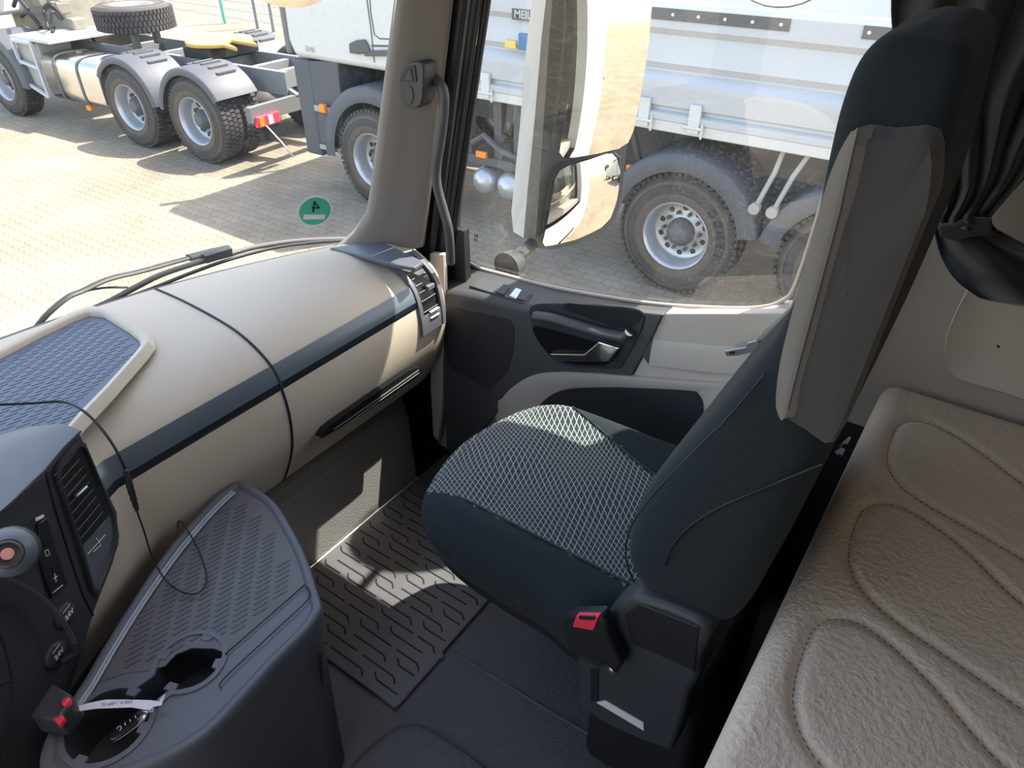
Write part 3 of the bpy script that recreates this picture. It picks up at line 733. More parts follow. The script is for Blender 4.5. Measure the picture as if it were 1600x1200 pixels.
# lower edge seam of the stack
m = MB(); m.tube([st_at(u, v, 0.001) for u, v in [(-5, 975), (8, 1010), (20, 1062), (18, 1100), (5, 1200)]], 0.0014, 6); m.tube([st_at(u, v, 0.001) for u, v in [(-10, 1072), (20, 1063)]], 0.0014, 6); m.build('drawer_gap', 'groove', stack)
# emergency release box with two red parts near the tray
rb = anchored('switch_box', 'small black box with red button and red latch beside the centre tray', 'switch box', at(75, 1110, 'z', 0.56))
tp = [at(u, v, 'z', 0.60) for u, v in [(80, 1066), (110, 1083), (112, 1096), (92, 1125), (45, 1118)]]
m = MB(); m.prism(tp, (0, 0, -0.05)); m.build('housing', 'plastic', rb, bevel=0.006)
c = at(104, 1097, 'z', 0.602); m = MB(); m.lathe([(0.0065, -0.006), (0.0065, 0.003), (0.004, 0.005), (0.0001, 0.005)], c, 'z', 16); m.build('push_button', 'red_plastic', rb, smooth=True)
m = MB(); m.prism([at(u, v, 'z', 0.599) for u, v in [(92, 1111), (101, 1121), (92, 1133), (84, 1124)]], (0, 0, -0.01)); m.build('latch', 'red_plastic', rb, bevel=0.001)

# handset / microphone at the left edge
hs = anchored('knob_head', 'rounded black control knob with pale blue cap at the left edge', 'knob', at(20, 850, 'y', 0.98))
c = at(18, 862, 'y', 0.98)
ax = Vector((-0.25, -0.75, 0.60)).normalized()
def lathe_dir(mb, prof, c, ax, n=36):
    u = ax.cross(Vector((0, 0, 1))).normalized(); w = ax.cross(u)
    rows = [[c + ax * h + (u * math.cos(t) + w * math.sin(t)) * r for t in [2 * math.pi * k / n for k in range(n)]] for r, h in prof]
    mb.grid(rows, closed=True)
m = MB(); lathe_dir(m, [(0.012, -0.10), (0.018, -0.05), (0.030, -0.025), (0.036, 0.0), (0.034, 0.018), (0.026, 0.032), (0.02, 0.036)], c, ax); m.build('knob_body', 'plastic', hs, smooth=True, fix=False)
m = MB(); lathe_dir(m, [(0.0335, 0.019), (0.0265, 0.033), (0.020, 0.038), (0.018, 0.034)], c, ax); m.build('cap', 'blue_sheen', hs, smooth=True, fix=False)
m = MB(); lathe_dir(m, [(0.018, 0.030), (0.019, 0.042), (0.016, 0.044), (0.014, 0.036), (0.001, 0.036)], c, ax); rgk = m.build('ring', 'plastic_door', hs, smooth=True, fix=False)
m = MB(); lathe_dir(m, [(0.008, 0.030), (0.008, 0.041), (0.0001, 0.042)], c, ax); m.build('insert', 'pink', hs, smooth=True, fix=False)

# cables
def cable(name, label, pts, r, n=10, extra=None):
    m = MB(); m.tube(spline(pts, 10), r, n); o = m.build(name, 'black', smooth=True); return o
p = [at(-60, 632, 'y', 1.25), at(0, 632, 'y', 1.25), at(50, 630, 'y', 1.24), at(98, 628, 'y', 1.22), at(130, 642, 'y', 1.17), at(160, 672, 'y', 1.13), at(185, 710, 'y', 1.10), at(202, 752, 'y', 1.09), at(212, 792, 'y', 1.08), at(225, 830, 'z', 0.66), at(238, 870, 'z', 0.60), at(258, 905, 'z', 0.562), at(285, 925, 'z', 0.554), at(310, 926, 'z', 0.553), at(323, 905, 'z', 0.554), at(315, 870, 'z', 0.556), at(300, 840, 'z', 0.562), at(286, 818, 'z', 0.575), at(279, 815, 'z', 0.575), at(278, 826, 'z', 0.56)]
aux = anchored('audio_cable', 'thin black cable looping down over beige dashboard onto the tray', 'cable', p[13])
rr = []
sp2 = spline(p, 10)
for k, q in enumerate(sp2): rr.append(0.0024 if k < 78 else 0.0017)
m = MB(); m.tube(sp2, rr, 8); m.build('cord', 'black', aux, smooth=True)
a, b, c_ = at(197, 735, 'y', 1.088), at(203, 760, 'y', 1.082), at(214, 797, 'y', 1.075)
q = spline([a, b, c_], 12); m = MB(); m.tube(q, [0.0035 + 0.0022 * math.sin(math.pi * k / (len(q) - 1)) + (0.0007 if k % 3 == 0 else 0) for k in range(len(q))], 12); m.build('connector', 'rubber', aux, smooth=True)
pc = anchored('power_cable', 'thick black cable ending in an angled plug in the 24V socket', 'cable', st_at(110, 1020, 0.02))
m = MB(); m.tube(spline([at(-40, 895, 'y', 0.99), at(0, 903, 'y', 1.0), at(35, 916, 'y', 1.015), at(70, 940, 'y', 1.03), at(95, 968, 'y', 1.03), at(108, 988, 'y', 1.03), at(117, 1006, 'y', 1.03)], 8), 0.0045, 10); m.build('cord', 'cable', pc, smooth=True)
m = MB(); m.tube([at(117, 1004, 'y', 1.03), at(122, 1013, 'y', 1.03), at(121, 1019, 'y', 1.03)], [0.006, 0.0095, 0.009], 12); m.tube([at(123, 1015, 'y', 1.03), st_at(100, 1030, 0.008)], 0.009, 12); m.build('plug', 'rubber', pc, smooth=True)

# ------------------------------------------------------------------ low console tray with cup holders
con = anchored('centre_console', 'dark low console with ribbed storage tray and two cup holders', 'console', (0.35, 0.85, 0))
CZ = 0.548
out_pix = [(372, 750), (392, 757), (425, 778), (445, 805), (475, 860), (497, 925), (502, 945), (498, 958), (480, 985), (430, 1035), (380, 1090), (325, 1145), (260, 1185), (180, 1215), (100, 1225), (60, 1200), (70, 1150), (100, 1105), (130, 1060), (165, 1000), (210, 930), (260, 858), (310, 800), (345, 765)]
OP = [at(u, v, 'z', CZ) for u, v in out_pix]
OS = spline(OP, 5, True)
oc = sum(OS, Vector()) / len(OS)
def osh(d, z, dd=0):
    """ring moved inwards by d metres"""
    n = len(OS); out = []
    for i, p in enumerate(OS):
        t = (OS[(i + 1) % n] - OS[i - 1]); nn = Vector((t.y, -t.x, 0)).normalized()
        q = p + nn * d
        if (q - oc).length > (p - oc).length and d > 0: q = p - nn * d
        elif (q - oc).length < (p - oc).length and d < 0: q = p - nn * d
        out.append(Vector((q.x, q.y, z)))
    return out
# pit geometry for cups
cups = [(Vector((0.281, 0.882, 0)), 0.053), (Vector((0.136, 0.890, 0)), 0.062)]
m = MB(); m.grid([osh(0.030, 0.0), osh(0.022, 0.20), osh(0.012, 0.42), osh(0.004, 0.50), osh(0.0, 0.525), osh(0.0, 0.540), osh(0.003, 0.547), osh(0.008, 0.5485), osh(0.016, 0.5475), osh(0.020, 0.543)], closed=True)
m.build('body', 'tray_dark', con, smooth=True, fix=False)
# deck with holes cut by boolean-free construction: fill polygon with holes
bm = bmesh.new()
def loop(pts):
    vs = [bm.verts.new(p) for p in pts]; return [bm.edges.new((vs[i], vs[(i + 1) % len(vs)])) for i in range(len(vs))]
edges = loop(osh(0.0195, 0.5435))
def circ(c, r, z, n=36): return [Vector((c.x + r * math.cos(2 * math.pi * k / n), c.y + r * math.sin(2 * math.pi * k / n), z)) for k in range(n)]
# one joined opening (two round wells linked by a slot)
c1, r1 = cups[0]; c2, r2 = cups[1]
import itertools
def blob(c1, r1, c2, r2, hw, z, n=120):
    pts = []; cen = (c1 + c2) / 2
    d = (c2 - c1).normalized(); w = Vector((-d.y, d.x, 0))
    for k in range(n):
        a = 2 * math.pi * k / n; dr = d * math.cos(a) + w * math.sin(a); t = 0
        # march outwards until leaving the union
        lo = 0.0
        for s_ in range(400):
            q = cen + dr * (s_ * 0.0004); rel = q - cen
            if (q - c1).length < r1 or (q - c2).length < r2 or (abs(rel.dot(w)) < hw and abs(rel.dot(d)) < (c2 - c1).length / 2): lo = s_ * 0.0004
        pts.append(Vector((cen.x + dr.x * lo, cen.y + dr.y * lo, z)))
    return pts
HB = blob(c1, r1, c2, r2, 0.022, 0.5435)
edges += loop(HB)
bmesh.ops.triangle_fill(bm, use_beauty=True, edges=edges)
me = bpy.data.meshes.new('deck'); bmesh.ops.recalc_face_normals(bm, faces=bm.faces); bm.to_mesh(me); bm.free(); me.materials.append(M['tray_dark'])
dk = bpy.data.objects.new('deck', me); COL.objects.link(dk); dk.parent = con
m = MB(); m.grid([[p + Vector((0, 0, dz)) for p in HB] for dz in (0.001, -0.004, -0.04, -0.095)], closed=True); m.add([p + Vector((0, 0, -0.095)) for p in HB], [tuple(range(len(HB)))])
m.build('cup_holder', 'plastic', con, smooth=True, fix=False)
for c, r in cups:
    for a in (20, 110, 200, 300):
        m = MB()
        a = math.radians(a); d = Vector((math.cos(a), math.sin(a), 0)); w = Vector((-d.y, d.x, 0)); p = c + d * (r + 0.004); p.z = 0.546
        m.add([p - w * 0.011 + Vector((0, 0, 0)), p + w * 0.011, p + w * 0.008 - d * 0.014, p - w * 0.008 - d * 0.014] + [q + Vector((0, 0, -0.006)) for q in (p - w * 0.011, p + w * 0.011, p + w * 0.008 - d * 0.014, p - w * 0.008 - d * 0.014)], [(0, 1, 2, 3), (0, 4, 5, 1), (1, 5, 6, 2), (2, 6, 7, 3), (3, 7, 4, 0)])
        m.build('cup_clip', 'tray_dark', con)
# raised rings round the wells
m = MB(); HB2 = blob(c1, r1 + 0.010, c2, r2 + 0.010, 0.034, 0.546); m.grid([[p + Vector((0, 0, -0.003)) for p in HB2], [Vector((p.x, p.y, 0.5465)) for p in HB2], [Vector((p.x, p.y, 0.5465)) for p in blob(c1, r1 + 0.001, c2, r2 + 0.001, 0.023, 0.547)]], closed=True)
m.build('cup_collar', 'tray_dark', con, smooth=True, fix=False)
# ribbed mat
mat_pix = [(385, 772), (398, 777), (430, 805), (455, 850), (478, 902), (476, 912), (420, 962), (352, 1020), (335, 1013), (300, 1012), (275, 1022), (258, 1040), (230, 1048), (195, 1052), (155, 1066), (148, 1060), (190, 990), (250, 905), (300, 840), (340, 797), (365, 775)]
MPz = 0.5445
MPt = [at(u, v, 'z', MPz) for u, v in mat_pix]
m = MB(); m.prism(MPt, (0, 0, -0.003)); tmat = m.build('tray_mat', 'floor_mat', con); tmat['label'] = 'ribbed rubber mat in the low tray'
sd = (at(362, 880, 'z', MPz) - at(330, 897, 'z', MPz)); sd.z = 0; sd.normalize(); e1 = sd; e2 = Vector((-sd.y, sd.x, 0))
cn2 = sum(MPt, Vector()) / len(MPt); ip = [cn2 + (p - cn2) * 0.94 for p in MPt]
m = MB(); m2 = MB(); o0 = at(330, 900, 'z', MPz)
for i in range(-10, 11):
    for j in range(-26, 27):
        c = o0 + e1 * (i * 0.040 + j * 0.0065) + e2 * (j * 0.0110)
        if inside(c + e1 * 0.015, ip) and inside(c - e1 * 0.015, ip):
            m.bar(c - e1 * 0.013, c + e1 * 0.013, 0.0011, 0.0010); m2.bar(c - e1 * 0.010 + e2 * 0.0045, c + e1 * 0.014 + e2 * 0.0045, 0.0009, 0.0010)
            m.bar(c - e1 * 0.013, c - e1 * 0.0145 + e2 * 0.003, 0.0011, 0.001); m2.bar(c + e1 * 0.014 + e2 * 0.0045, c + e1 * 0.0155 + e2 * 0.001, 0.0011, 0.0012)
m.build('mat_grooves', 'groove', con); m2.build('mat_ribs', 'tray_dark', con)
# light double bead along the dash side, drawer seams on the side
m = MB()
for off in (0.010, 0.018):
    m.tube(spline([at(u + off * 500, v + off * 250, 'z', 0.549) for u, v in [(358, 765), (322, 800), (270, 862), (215, 940), (170, 1012), (135, 1072), (112, 1105)]], 5), 0.0030, 8)
bd = m.build('bead', 'bead', con, smooth=True); bd['label'] = 'pale double bead beside the dashboard'
m = MB(); pp = [at(u, v, 'z', 0.549) for u, v in [(478, 916), (484, 925), (478, 940), (430, 985), (350, 1060), (346, 1075)]]; m.tube(spline(pp, 5), 0.0012, 6); m.tube([at(352, 1022, 'z', 0.548), at(476, 914, 'z', 0.548)], 0.0012, 6); m.build('lid_gap', 'groove', con)
m = MB(); m.tube([at(500, 1020, 'x', 0.455), at(505, 1100, 'x', 0.45), at(512, 1200, 'x', 0.445), at(520, 1300, 'x', 0.44)], 0.003, 6); m.build('side_gap', 'groove', con)

# car key with paper tag
key = anchored('vehicle_key', 'black key fob with silver edge lying in the front cup holder', 'key', (0.15, 0.88, 0.48))
a = at(168, 1158, 'z', 0.528); b = at(232, 1112, 'z', 0.546); d = (b - a).normalized(); w = d.cross(Vector((0, 0, 1))).normalized(); up = w.cross(d)
def fob(wd, th, k0, k1, off=0):
    rows = []
    for t in [k / 14 for k in range(15)]:
        s = wd * (1 - abs(2 * t - 1) ** 4) ** 0.5 + 0.0008; c = a.lerp(b, lerp(k0, k1, t)) + up * off
        rows.append([c + w * s * math.cos(q) + up * th * math.sin(q) * min(1, s / wd + 0.2) for q in [2 * math.pi * k / 16 for k in range(16)]])
    return rows
m = MB(); m.grid(fob(0.013, 0.006, 0, 1), closed=True); m.build('fob_case', 'satin_metal', key, smooth=True, fix=False)
m = MB(); m.grid(fob(0.0115, 0.005, 0.02, 0.86, 0.003), closed=True); m.build('fob_cover', 'gloss_black', key, smooth=True, fix=False)
m = MB()
cc = a.lerp(b, 0.35) + up * 0.0085
m.tube([cc + w * 0.004 * math.cos(q) + d * 0.004 * math.sin(q) for q in [2 * math.pi * k / 12 for k in range(9)]], 0.0006, 5)
for t in (0.5, 0.62, 0.75): c = a.lerp(b, t) + up * 0.0083; m.bar(c - w * 0.003, c + w * 0.002, 0.0012, 0.0006, up=up)
m.build('button_symbols', 'white_ink', key)
tg = anchored('paper_tag', 'pale handwritten paper key tag across the front cup holder', 'tag', (0.14, 0.89, 0.545))
tgp = [(118, 1104), (118, 1112), (150, 1107), (205, 1105), (234, 1110), (240, 1104), (236, 1094), (200, 1093), (165, 1093), (140, 1098)]
m = MB(); m.prism([at(u, v, 'z', 0.562) for u, v in tgp], (0, 0, -0.0008)); m.prism([at(u, v, 'z', 0.562) for u, v in [(236, 1094), (240, 1104), (252, 1102), (258, 1086), (248, 1096)]], (0, 0, -0.0008)); m.build('tag_strip', 'paper', tg)
m = MB(); m.tube([at(250, 1094, 'z', 0.5625), at(258, 1085, 'z', 0.566)], 0.0012, 6); m.tube([at(240, 1102, 'z', 0.562), at(238, 1112, 'z', 0.550), at(232, 1112, 'z', 0.544)], 0.0012, 6); m.build('string', 'white_ink', tg)
tx = text_mesh('handwriting', '70·48P / 4.562', 0.0085, 'blue', frame(at(182, 1099, 'z', 0.5624), at(200, 1097, 'z', 0.56) - at(150, 1103, 'z', 0.56), (0, 0.2, 0) - (at(200, 1110, 'z', 0.56) - at(200, 1090, 'z', 0.56)) if False else (Vector((0, 1, 0)))), tg, extrude=0.0001)

# ------------------------------------------------------------------ rubber floor mat
fm = anchored('floor_mat', 'black ribbed rubber mat lying in the passenger footwell', 'floor mat', (0.93, 1.04, 0))
mp = [(0.625, 0.790), (0.632, 0.783), (0.795, 0.783), (0.803, 0.776), (0.812, 0.790), (1.245, 0.790), (1.25, 0.80), (1.27, 1.285), (1.262, 1.288), (0.625, 1.288)]
m = MB(); m.prism([(x, y, 0.001) for x, y in mp], (0, 0, 0.011)); m.build('mat_body', 'floor_mat', fm, bevel=0.003)
m = MB()
for i in range(19):
    x = 0.655 + i * 0.031
    ph = (i % 3) * 0.062
    y = 0.81 + (ph % 0.186) - 0.186
    while y < 1.27:
        y0, y1 = max(0.805, y), min(1.275, y + 0.125)
        if y1 - y0 > 0.02:
            s = 1 if (i + int((y + 1) / 0.186)) % 2 else -1
            if s > 0: pts = [(x, y0), (x, y1 - 0.018), (x + 0.006, y1 - 0.008), (x + 0.014, y1)]
            else: pts = [(x - 0.014, y0), (x - 0.006, y0 + 0.008), (x, y0 + 0.018), (x, y1)]
            m.tube([(px, py, 0.0125) for px, py in pts], 0.0024, 6, flat=0.5)
        y += 0.186 * 0.5 * 1.55
m.build('mat_grooves', 'groove', fm, smooth=True)

# ------------------------------------------------------------------ passenger seat
seat = anchored('passenger_seat', 'dark blue velour passenger seat with patterned cushion and tall backrest', 'seat', (0.99, 0.35, 0))
# cushion: concentric rings of a rounded outline
cl_pix = [(0.730, 0.274), (0.726, 0.457), (0.733, 0.639), (0.762, 0.753), (0.822, 0.808), (0.995, 0.845), (1.180, 0.806), (1.242, 0.745), (1.255, 0.639), (1.258, 0.457), (1.251, 0.274), (0.995, 0.247)]
CS = spline([(x, y, 0) for x, y in cl_pix], 8, True); cc0 = Vector((0.993, 0.511, 0))
def ctop(p):
    dx = abs(p.x - 0.993) / 0.256
    z = 0.600 + 0.018 * sstep(0.55, 0.85, dx) - 0.02 * sstep(0.66, 0.84, p.y) 
    return z
rows = []
for k, z in ((0.86, 0.477), (0.95, 0.474), (0.985, 0.486), (1.0, 0.509), (1.0, 0.541), (0.992, 0.566), (0.972, 0.586), (0.945, 0.597), (0.91, 0.602)):
    rows.append([Vector((cc0.x + (p.x - cc0.x) * k, cc0.y + (p.y - cc0.y) * k, z - (0.02 * sstep(0.66, 0.84, p.y) if z > 0.57 else 0))) for p in CS])
for k in [0.86 - 0.043 * q for q in range(20)] + [0.004]:
    r = []
    for p in CS:
        q = cc0 + (p - cc0) * k; q.z = lerp(0.603 - 0.02 * sstep(0.66, 0.84, q.y), ctop(q), sstep(0.91, 0.84, k) if False else min(1, (0.91 - k) / 0.07)); r.append(q)
    rows.append(r)
m = MB(); m.grid(rows, closed=True)
# faces of the middle panel carry the woven pattern
for i, f in enumerate(m.f):
    c = sum((Vector(m.v[k]) for k in f), Vector()) / len(f)
    if 0.820 < c.x < lerp(1.12, 1.232, (c.y - 0.40) / 0.33) and c.z > 0.555: m.mi[i] = 1
m.build('seat_cushion', ['velour', 'seat_pattern'], seat, smooth=True, fix=False)
m = MB()
def cz(x, y): return ctop(Vector((x, y, 0))) + 0.0022
m.tube([(0.822, y, cz(0.822, y)) for y in [0.27 + 0.02 * k for k in range(23)]] + [(0.826, 0.742, 0.592), (0.829, 0.762, 0.583)], 0.0026, 6)
m.tube([(lerp(1.12, 1.232, (y - 0.40) / 0.33), y, cz(lerp(1.12, 1.232, (y - 0.40) / 0.33), y)) for y in [0.27 + 0.02 * k for k in range(21)]], 0.0022, 6)
m.tube([Vector((cc0.x + (p.x - cc0.x) * 1.001, cc0.y + (p.y - cc0.y) * 1.001, 0.525)) for p in CS], 0.0014, 6, closed=True)
m.build('seam', 'black', seat, smooth=True)
# cushion underside shell
m = MB(); m.grid([[Vector((cc0.x + (p.x - cc0.x) * k, cc0.y + (p.y - cc0.y) * k, z)) for p in CS] for k, z in ((0.94, 0.495), (0.955, 0.463), (0.93, 0.440), (0.85, 0.431), (0.01, 0.431))], closed=True)
m.build('cushion_shell', 'black', seat, smooth=True, fix=False)

# backrest: loft along height.  (z, x_left, x_right, y_front, y_rear)
BR = [(0.691, 0.785, 1.205, 0.247, 0.137), (0.705, 0.753, 1.237, 0.283, 0.114), (0.746, 0.733, 1.258, 0.303, 0.102), (0.798, 0.730, 1.260, 0.310, 0.095), (0.874, 0.730, 1.260, 0.299, 0.084),
      (0.965, 0.738, 1.253, 0.265, 0.075), (1.057, 0.749, 1.242, 0.222, 0.066), (1.134, 0.765, 1.226, 0.190, 0.059), (1.193, 0.778, 1.214, 0.168, 0.055), (1.268, 0.792, 1.201, 0.157, 0.051),
      (1.340, 0.805, 1.187, 0.161, 0.048), (1.407, 0.819, 1.171, 0.167, 0.050), (1.458, 0.833, 1.158, 0.170, 0.055), (1.499, 0.847, 1.143, 0.166, 0.060), (1.522, 0.867, 1.128, 0.152, 0.068), (1.531, 0.899, 1.096, 0.128, 0.082), (1.5350, 0.924, 1.071, 0.122, 0.088), (1.5365, 0.953, 1.042, 0.115, 0.095), (1.5370, 0.983, 1.012, 0.108, 0.102)]
def ring(z, x0, x1, yf, yr, n=64):
    out = []; cx = (x0 + x1) / 2; hx = (x1 - x0) / 2; cy = (yf + yr) / 2; hy = (yf - yr) / 2
    for k in range(n):
        a = 2 * math.pi * k / n; c, s = math.cos(a), math.sin(a)
        e = 0.32
        x = cx + hx * math.copysign(abs(c) ** 0.22, c); y = cy + hy * math.copysign(abs(s) ** 0.50, s)
        out.append(Vector((x, y, z)))
    return out
BRS = []
for i in range(5): pass
tabs = [[(r[0], r[k]) for r in BR] for k in range(5)]
import bisect
sp5 = []
for a in spline([Vector((r[1], r[3], r[0])) for r in BR], 4): sp5.append(a)
sp6 = [a for a in spline([Vector((r[2], r[4], r[0])) for r in BR], 4)]
rows = [ring(a.z, a.x, b.x, a.y, b.y) for a, b in zip(sp5, sp6)]
m = MB(); m.grid(rows, closed=True); m.add(rows[0][::-1], [tuple(range(64))]); m.add(rows[-1], [tuple(range(64))])
m.build('backrest', 'velour', seat, smooth=True, fix=False)
def bx(z): return interp([(r[0], r[1]) for r in BR], z)
def side_at(u, v, off=0.0):
    x = 0.78
    for _ in range(12):
        p = at(u, v, 'x', x); x = bx(max(0.69, min(1.52, p.z))) - off
    return at(u, v, 'x', x)
pp = [(1345, 197), (1400, 198), (1466, 204), (1463, 300), (1445, 350), (1385, 500), (1345, 600), (1302, 695), (1260, 676), (1227, 654), (1232, 632), (1251, 560), (1281, 430), (1313, 315), (1328, 255)]
F0 = [side_at(u, v, 0.006) for u, v in pp]; F0 = spline(F0, 3, True); n_ = len(F0); fs = []
c0 = sum(F0, Vector()) / n_
def pan(k, off): return [c0 + (p - c0) * k + Vector((off, 0, 0)) for p in F0]
def dens(ps):
    out = []
    for i in range(len(ps)):
        a, b = ps[i], ps[(i + 1) % len(ps)]
        for k in range(4): out.append(a.lerp(b, k / 4))
    return out
m = MB(); m.grid([dens(pan(0.99, 0.045)), dens(pan(1.0, 0.018)), dens(pan(0.985, 0.002)), dens(pan(0.93, -0.014)), dens(pan(0.5, -0.017)), dens(pan(0.01, -0.018))], closed=True)
m.build('side_panel', 'grey_fabric', seat, smooth=True, fix=False)['label'] = 'plain dark grey fabric panel on the side of the backrest'
m = MB()
B1 = spline([side_at(u, v, 0.001) for u, v in [(1330, 205), (1310, 240), (1288, 300), (1253, 430), (1220, 560), (1212, 632), (1221, 652)]], 5)
C1 = spline([side_at(u, v, 0.027) for u, v in [(1342, 199), (1328, 262), (1314, 330), (1282, 450), (1252, 560), (1232, 640), (1225, 654)]], 5)
m.grid([[a, a.lerp(c, 0.35) + Vector((-0.006, 0, 0)), a.lerp(c, 0.7) + Vector((-0.006, 0, 0)), c, c + Vector((0.01, -0.012, 0))] for a, c in zip(B1, C1)])
m.build('panel_bolster', 'grey_fabric_lit', seat, smooth=True, fix=False)  # forward edge of the grey panel, its lit tone painted in
m = MB(); m.tube([side_at(u, v, 0.028) for u, v in [(1340, 200), (1326, 262), (1312, 330), (1280, 450), (1250, 560), (1230, 640)]], 0.0012, 6); m.build('panel_piping', 'fender_light', seat, smooth=True)
m = MB(); m.tube(spline([side_at(u, v, 0.002) for u, v in [(1195, 585), (1140, 650), (1070, 720), (1015, 780), (985, 825), (978, 870), (992, 915)]], 5), 0.0016, 6)
m.tube(spline([side_at(u, v, 0.002) for u, v in [(1285, 725), (1200, 760), (1110, 800), (1060, 840), (1040, 880), (1042, 930)]], 5), 0.0016, 6); m.build('back_seam', 'groove', seat, smooth=True)
# base cover and bracket with the buckle
bp_ = [(946, 962), (970, 942), (990, 932), (1040, 946), (1085, 965), (1105, 978), (1107, 1000), (1094, 1030), (1090, 1065), (1078, 1080), (1066, 1130), (1050, 1176), (1000, 1158), (940, 1130), (900, 1100), (903, 1060), (900, 1035), (930, 1000)]
m = MB(); slab(bp_, 'x', 0.717, (0.07, 0, 0), mb=m); m.build('base_cover', 'plastic', seat, bevel=0.010)['label'] = 'black plastic side cover of the seat base'
m = MB(); m.box(0.80, 1.22, 0.13, 0.36, 0.0, 0.44); m.build('seat_base', 'black', seat, bevel=0.02)
m = MB(); slab([(932, 1098), (945, 1095), (1005, 1130), (1006, 1142)], 'x', 0.715, (0.005, 0, 0), mb=m); m.build('base_label', 'paper', seat)
m = MB(); slab([(922, 1045), (935, 1045), (935, 1095), (922, 1098)], 'x', 0.715, (0.005, 0, 0), mb=m); m.build('cover_inset', 'black', seat, bevel=0.002); m = MB(); slab([(975, 960), (1000, 944), (1092, 980), (1085, 1050), (1065, 1040), (985, 1005)], 'x', 0.714, (0.006, 0, 0), mb=m); m.build('cover_inset', 'black', seat, bevel=0.002)
c = at(958, 1045, 'x', 0.713); m = MB(); m.lathe([(0.009, 0.0), (0.009, -0.006), (0.005, -0.008), (0.0045, -0.003), (0.0001, -0.003)], c, 'x', 20); m.build('screw', 'satin_metal', seat, smooth=True)
m = MB(); slab([(878, 972), (890, 962), (938, 962), (945, 972), (952, 1000), (972, 1040), (960, 1055), (940, 1030), (905, 1026), (884, 1015)], 'x', 0.682, (0.028, 0, 0), mb=m); m.build('buckle_stem', 'black', seat, bevel=0.006)
m = MB(); tpb = [at(u, v, 'x', 0.678) for u, v in [(894, 980), (900, 963), (935, 964), (927, 986)]]; m.prism(tpb, (0.012, 0, 0)); bb_ = m.build('buckle_button', 'red_plastic', seat, bevel=0.002); bb_['label'] = 'bright red release button of the belt buckle'
m = MB(); m.prism([at(u, v, 'x', 0.677) for u, v in [(904, 963), (930, 964), (929, 969), (906, 968)]], (0.003, 0, 0)); m.build('buckle_slot', 'black', seat)

# ------------------------------------------------------------------ seat belt behind the seat
sb = anchored('seat_belt', 'grey brown seat belt with metal tongue hanging beside the seat by the door', 'seat belt', (1.40, 0.33, 0.55))
def strap(pts, w, mb, th=0.0012):
    pts = [Vector(p) for p in pts]
    for k in range(len(pts) - 1):
        pass
    rows = []
    for k, p in enumerate(pts):
        rows.append([p - w / 2, p + w / 2])
    mb.grid(rows)
X = 1.395
m = MB(); rows = [[at(*a, 'x', X), at(*b, 'x', X)] for a, b in (((1178, 538), (1200, 562)), ((1195, 515), (1225, 540)), ((1215, 498), (1260, 520)), ((1235, 480), (1300, 490)), ((1250, 440), (1330, 440)), ((1290, 300), (1370, 300)), ((1380, 60), (1460, 60)))]
rows = [[p.lerp(q, t) + Vector((0.01 * math.sin(math.pi * t), 0, 0)) for t in (0, .25, .5, .75, 1)] for p, q in rows]
m.grid(rows); m.build('strap', 'grey_beige', sb, solid=0.0015, smooth=True, fix=False)
m = MB(); m.grid([[at(1168, 560, 'x', X), at(1190, 565, 'x', X)], [at(1148, 600, 'x', X), at(1172, 610, 'x', X)], [at(1115, 665, 'x', X), at(1150, 680, 'x', X)], [at(1060, 800, 'x', X), at(1120, 800, 'x', X)]]); m.build('lower_strap', 'pillar', sb, solid=0.0015, fix=False)
m = MB()
m.prism([at(u, v, 'x', X - 0.01) for u, v in [(1132, 549), (1135, 557), (1150, 556), (1172, 551), (1178, 560), (1188, 558), (1190, 545), (1182, 532), (1168, 536), (1165, 543), (1140, 547)]], (0.004, 0, 0)); m.build('tongue', 'satin_metal', sb, bevel=0.001)
m = MB(); m.prism([at(u, v, 'x', X - 0.0115) for u, v in [(1139, 550), (1148, 549), (1148, 553), (1140, 554)]], (0.002, 0, 0)); m.build('tongue_slot', 'black', sb)

# ------------------------------------------------------------------ bunk
bunk = anchored('bunk_bed', 'beige quilted mattress on the bunk behind the seats', 'bed', (0.8, -0.3, 0.0))
BX0, BX1, BY0, BY1, BZ = -0.90, 1.555, -0.72, 0.062, 0.75
podsU = []
# one pod outline (measured): left side, round end, right side; repeated along the bunk
pod = [(0.735, -0.60), (0.80, -0.36), (0.828, -0.258), (0.854, -0.177), (0.880, -0.088), (0.912, -0.031), (0.964, 0.000), (1.045, 0.010), (1.103, 0.005), (1.136, -0.024), (1.138, -0.068), (1.10, -0.144), (1.027, -0.242), (0.985, -0.36), (0.92, -0.60)]
def podline(dx): return spline([(x + dx, y, 0) for x, y in pod], 6)
PL = [podline(dx) for dx in (-1.485, -1.19, -0.893, -0.595, -0.297, 0.0, 0.293)]
segs = []
for pl in PL:
    for a, b in zip(pl, pl[1:]): segs.append((a.x, a.y, b.x, b.y))
def dseg(x, y):
    best = 9
    for ax_, ay, bx_, by in segs:
        if abs(ax_ - x) > 0.07 or abs(ay - y) > 0.07: continue
        dx, dy = bx_ - ax_, by - ay; L = dx * dx + dy * dy; t = 0 if L == 0 else max(0, min(1, ((x - ax_) * dx + (y - ay) * dy) / L))
        d = math.hypot(x - ax_ - dx * t, y - ay - dy * t)
        if d < best: best = d
    return best
def bz(x, y):
    z = BZ - 0.007 * math.exp(-(dseg(x, y) / 0.0075) ** 2) + 0.004 * noise.noise(Vector((x * 6, y * 6, 3)))
    R = 0.035
    for d in (BY1 - y, BX1 - x, x - BX0, y - BY0):
        if d < R: z -= R - math.sqrt(max(0, R * R - (R - d) ** 2))
    return z
def axis_pts(a, b, n, fine):
    return [lerp(a, b, k / n) for k in range(n + 1)]
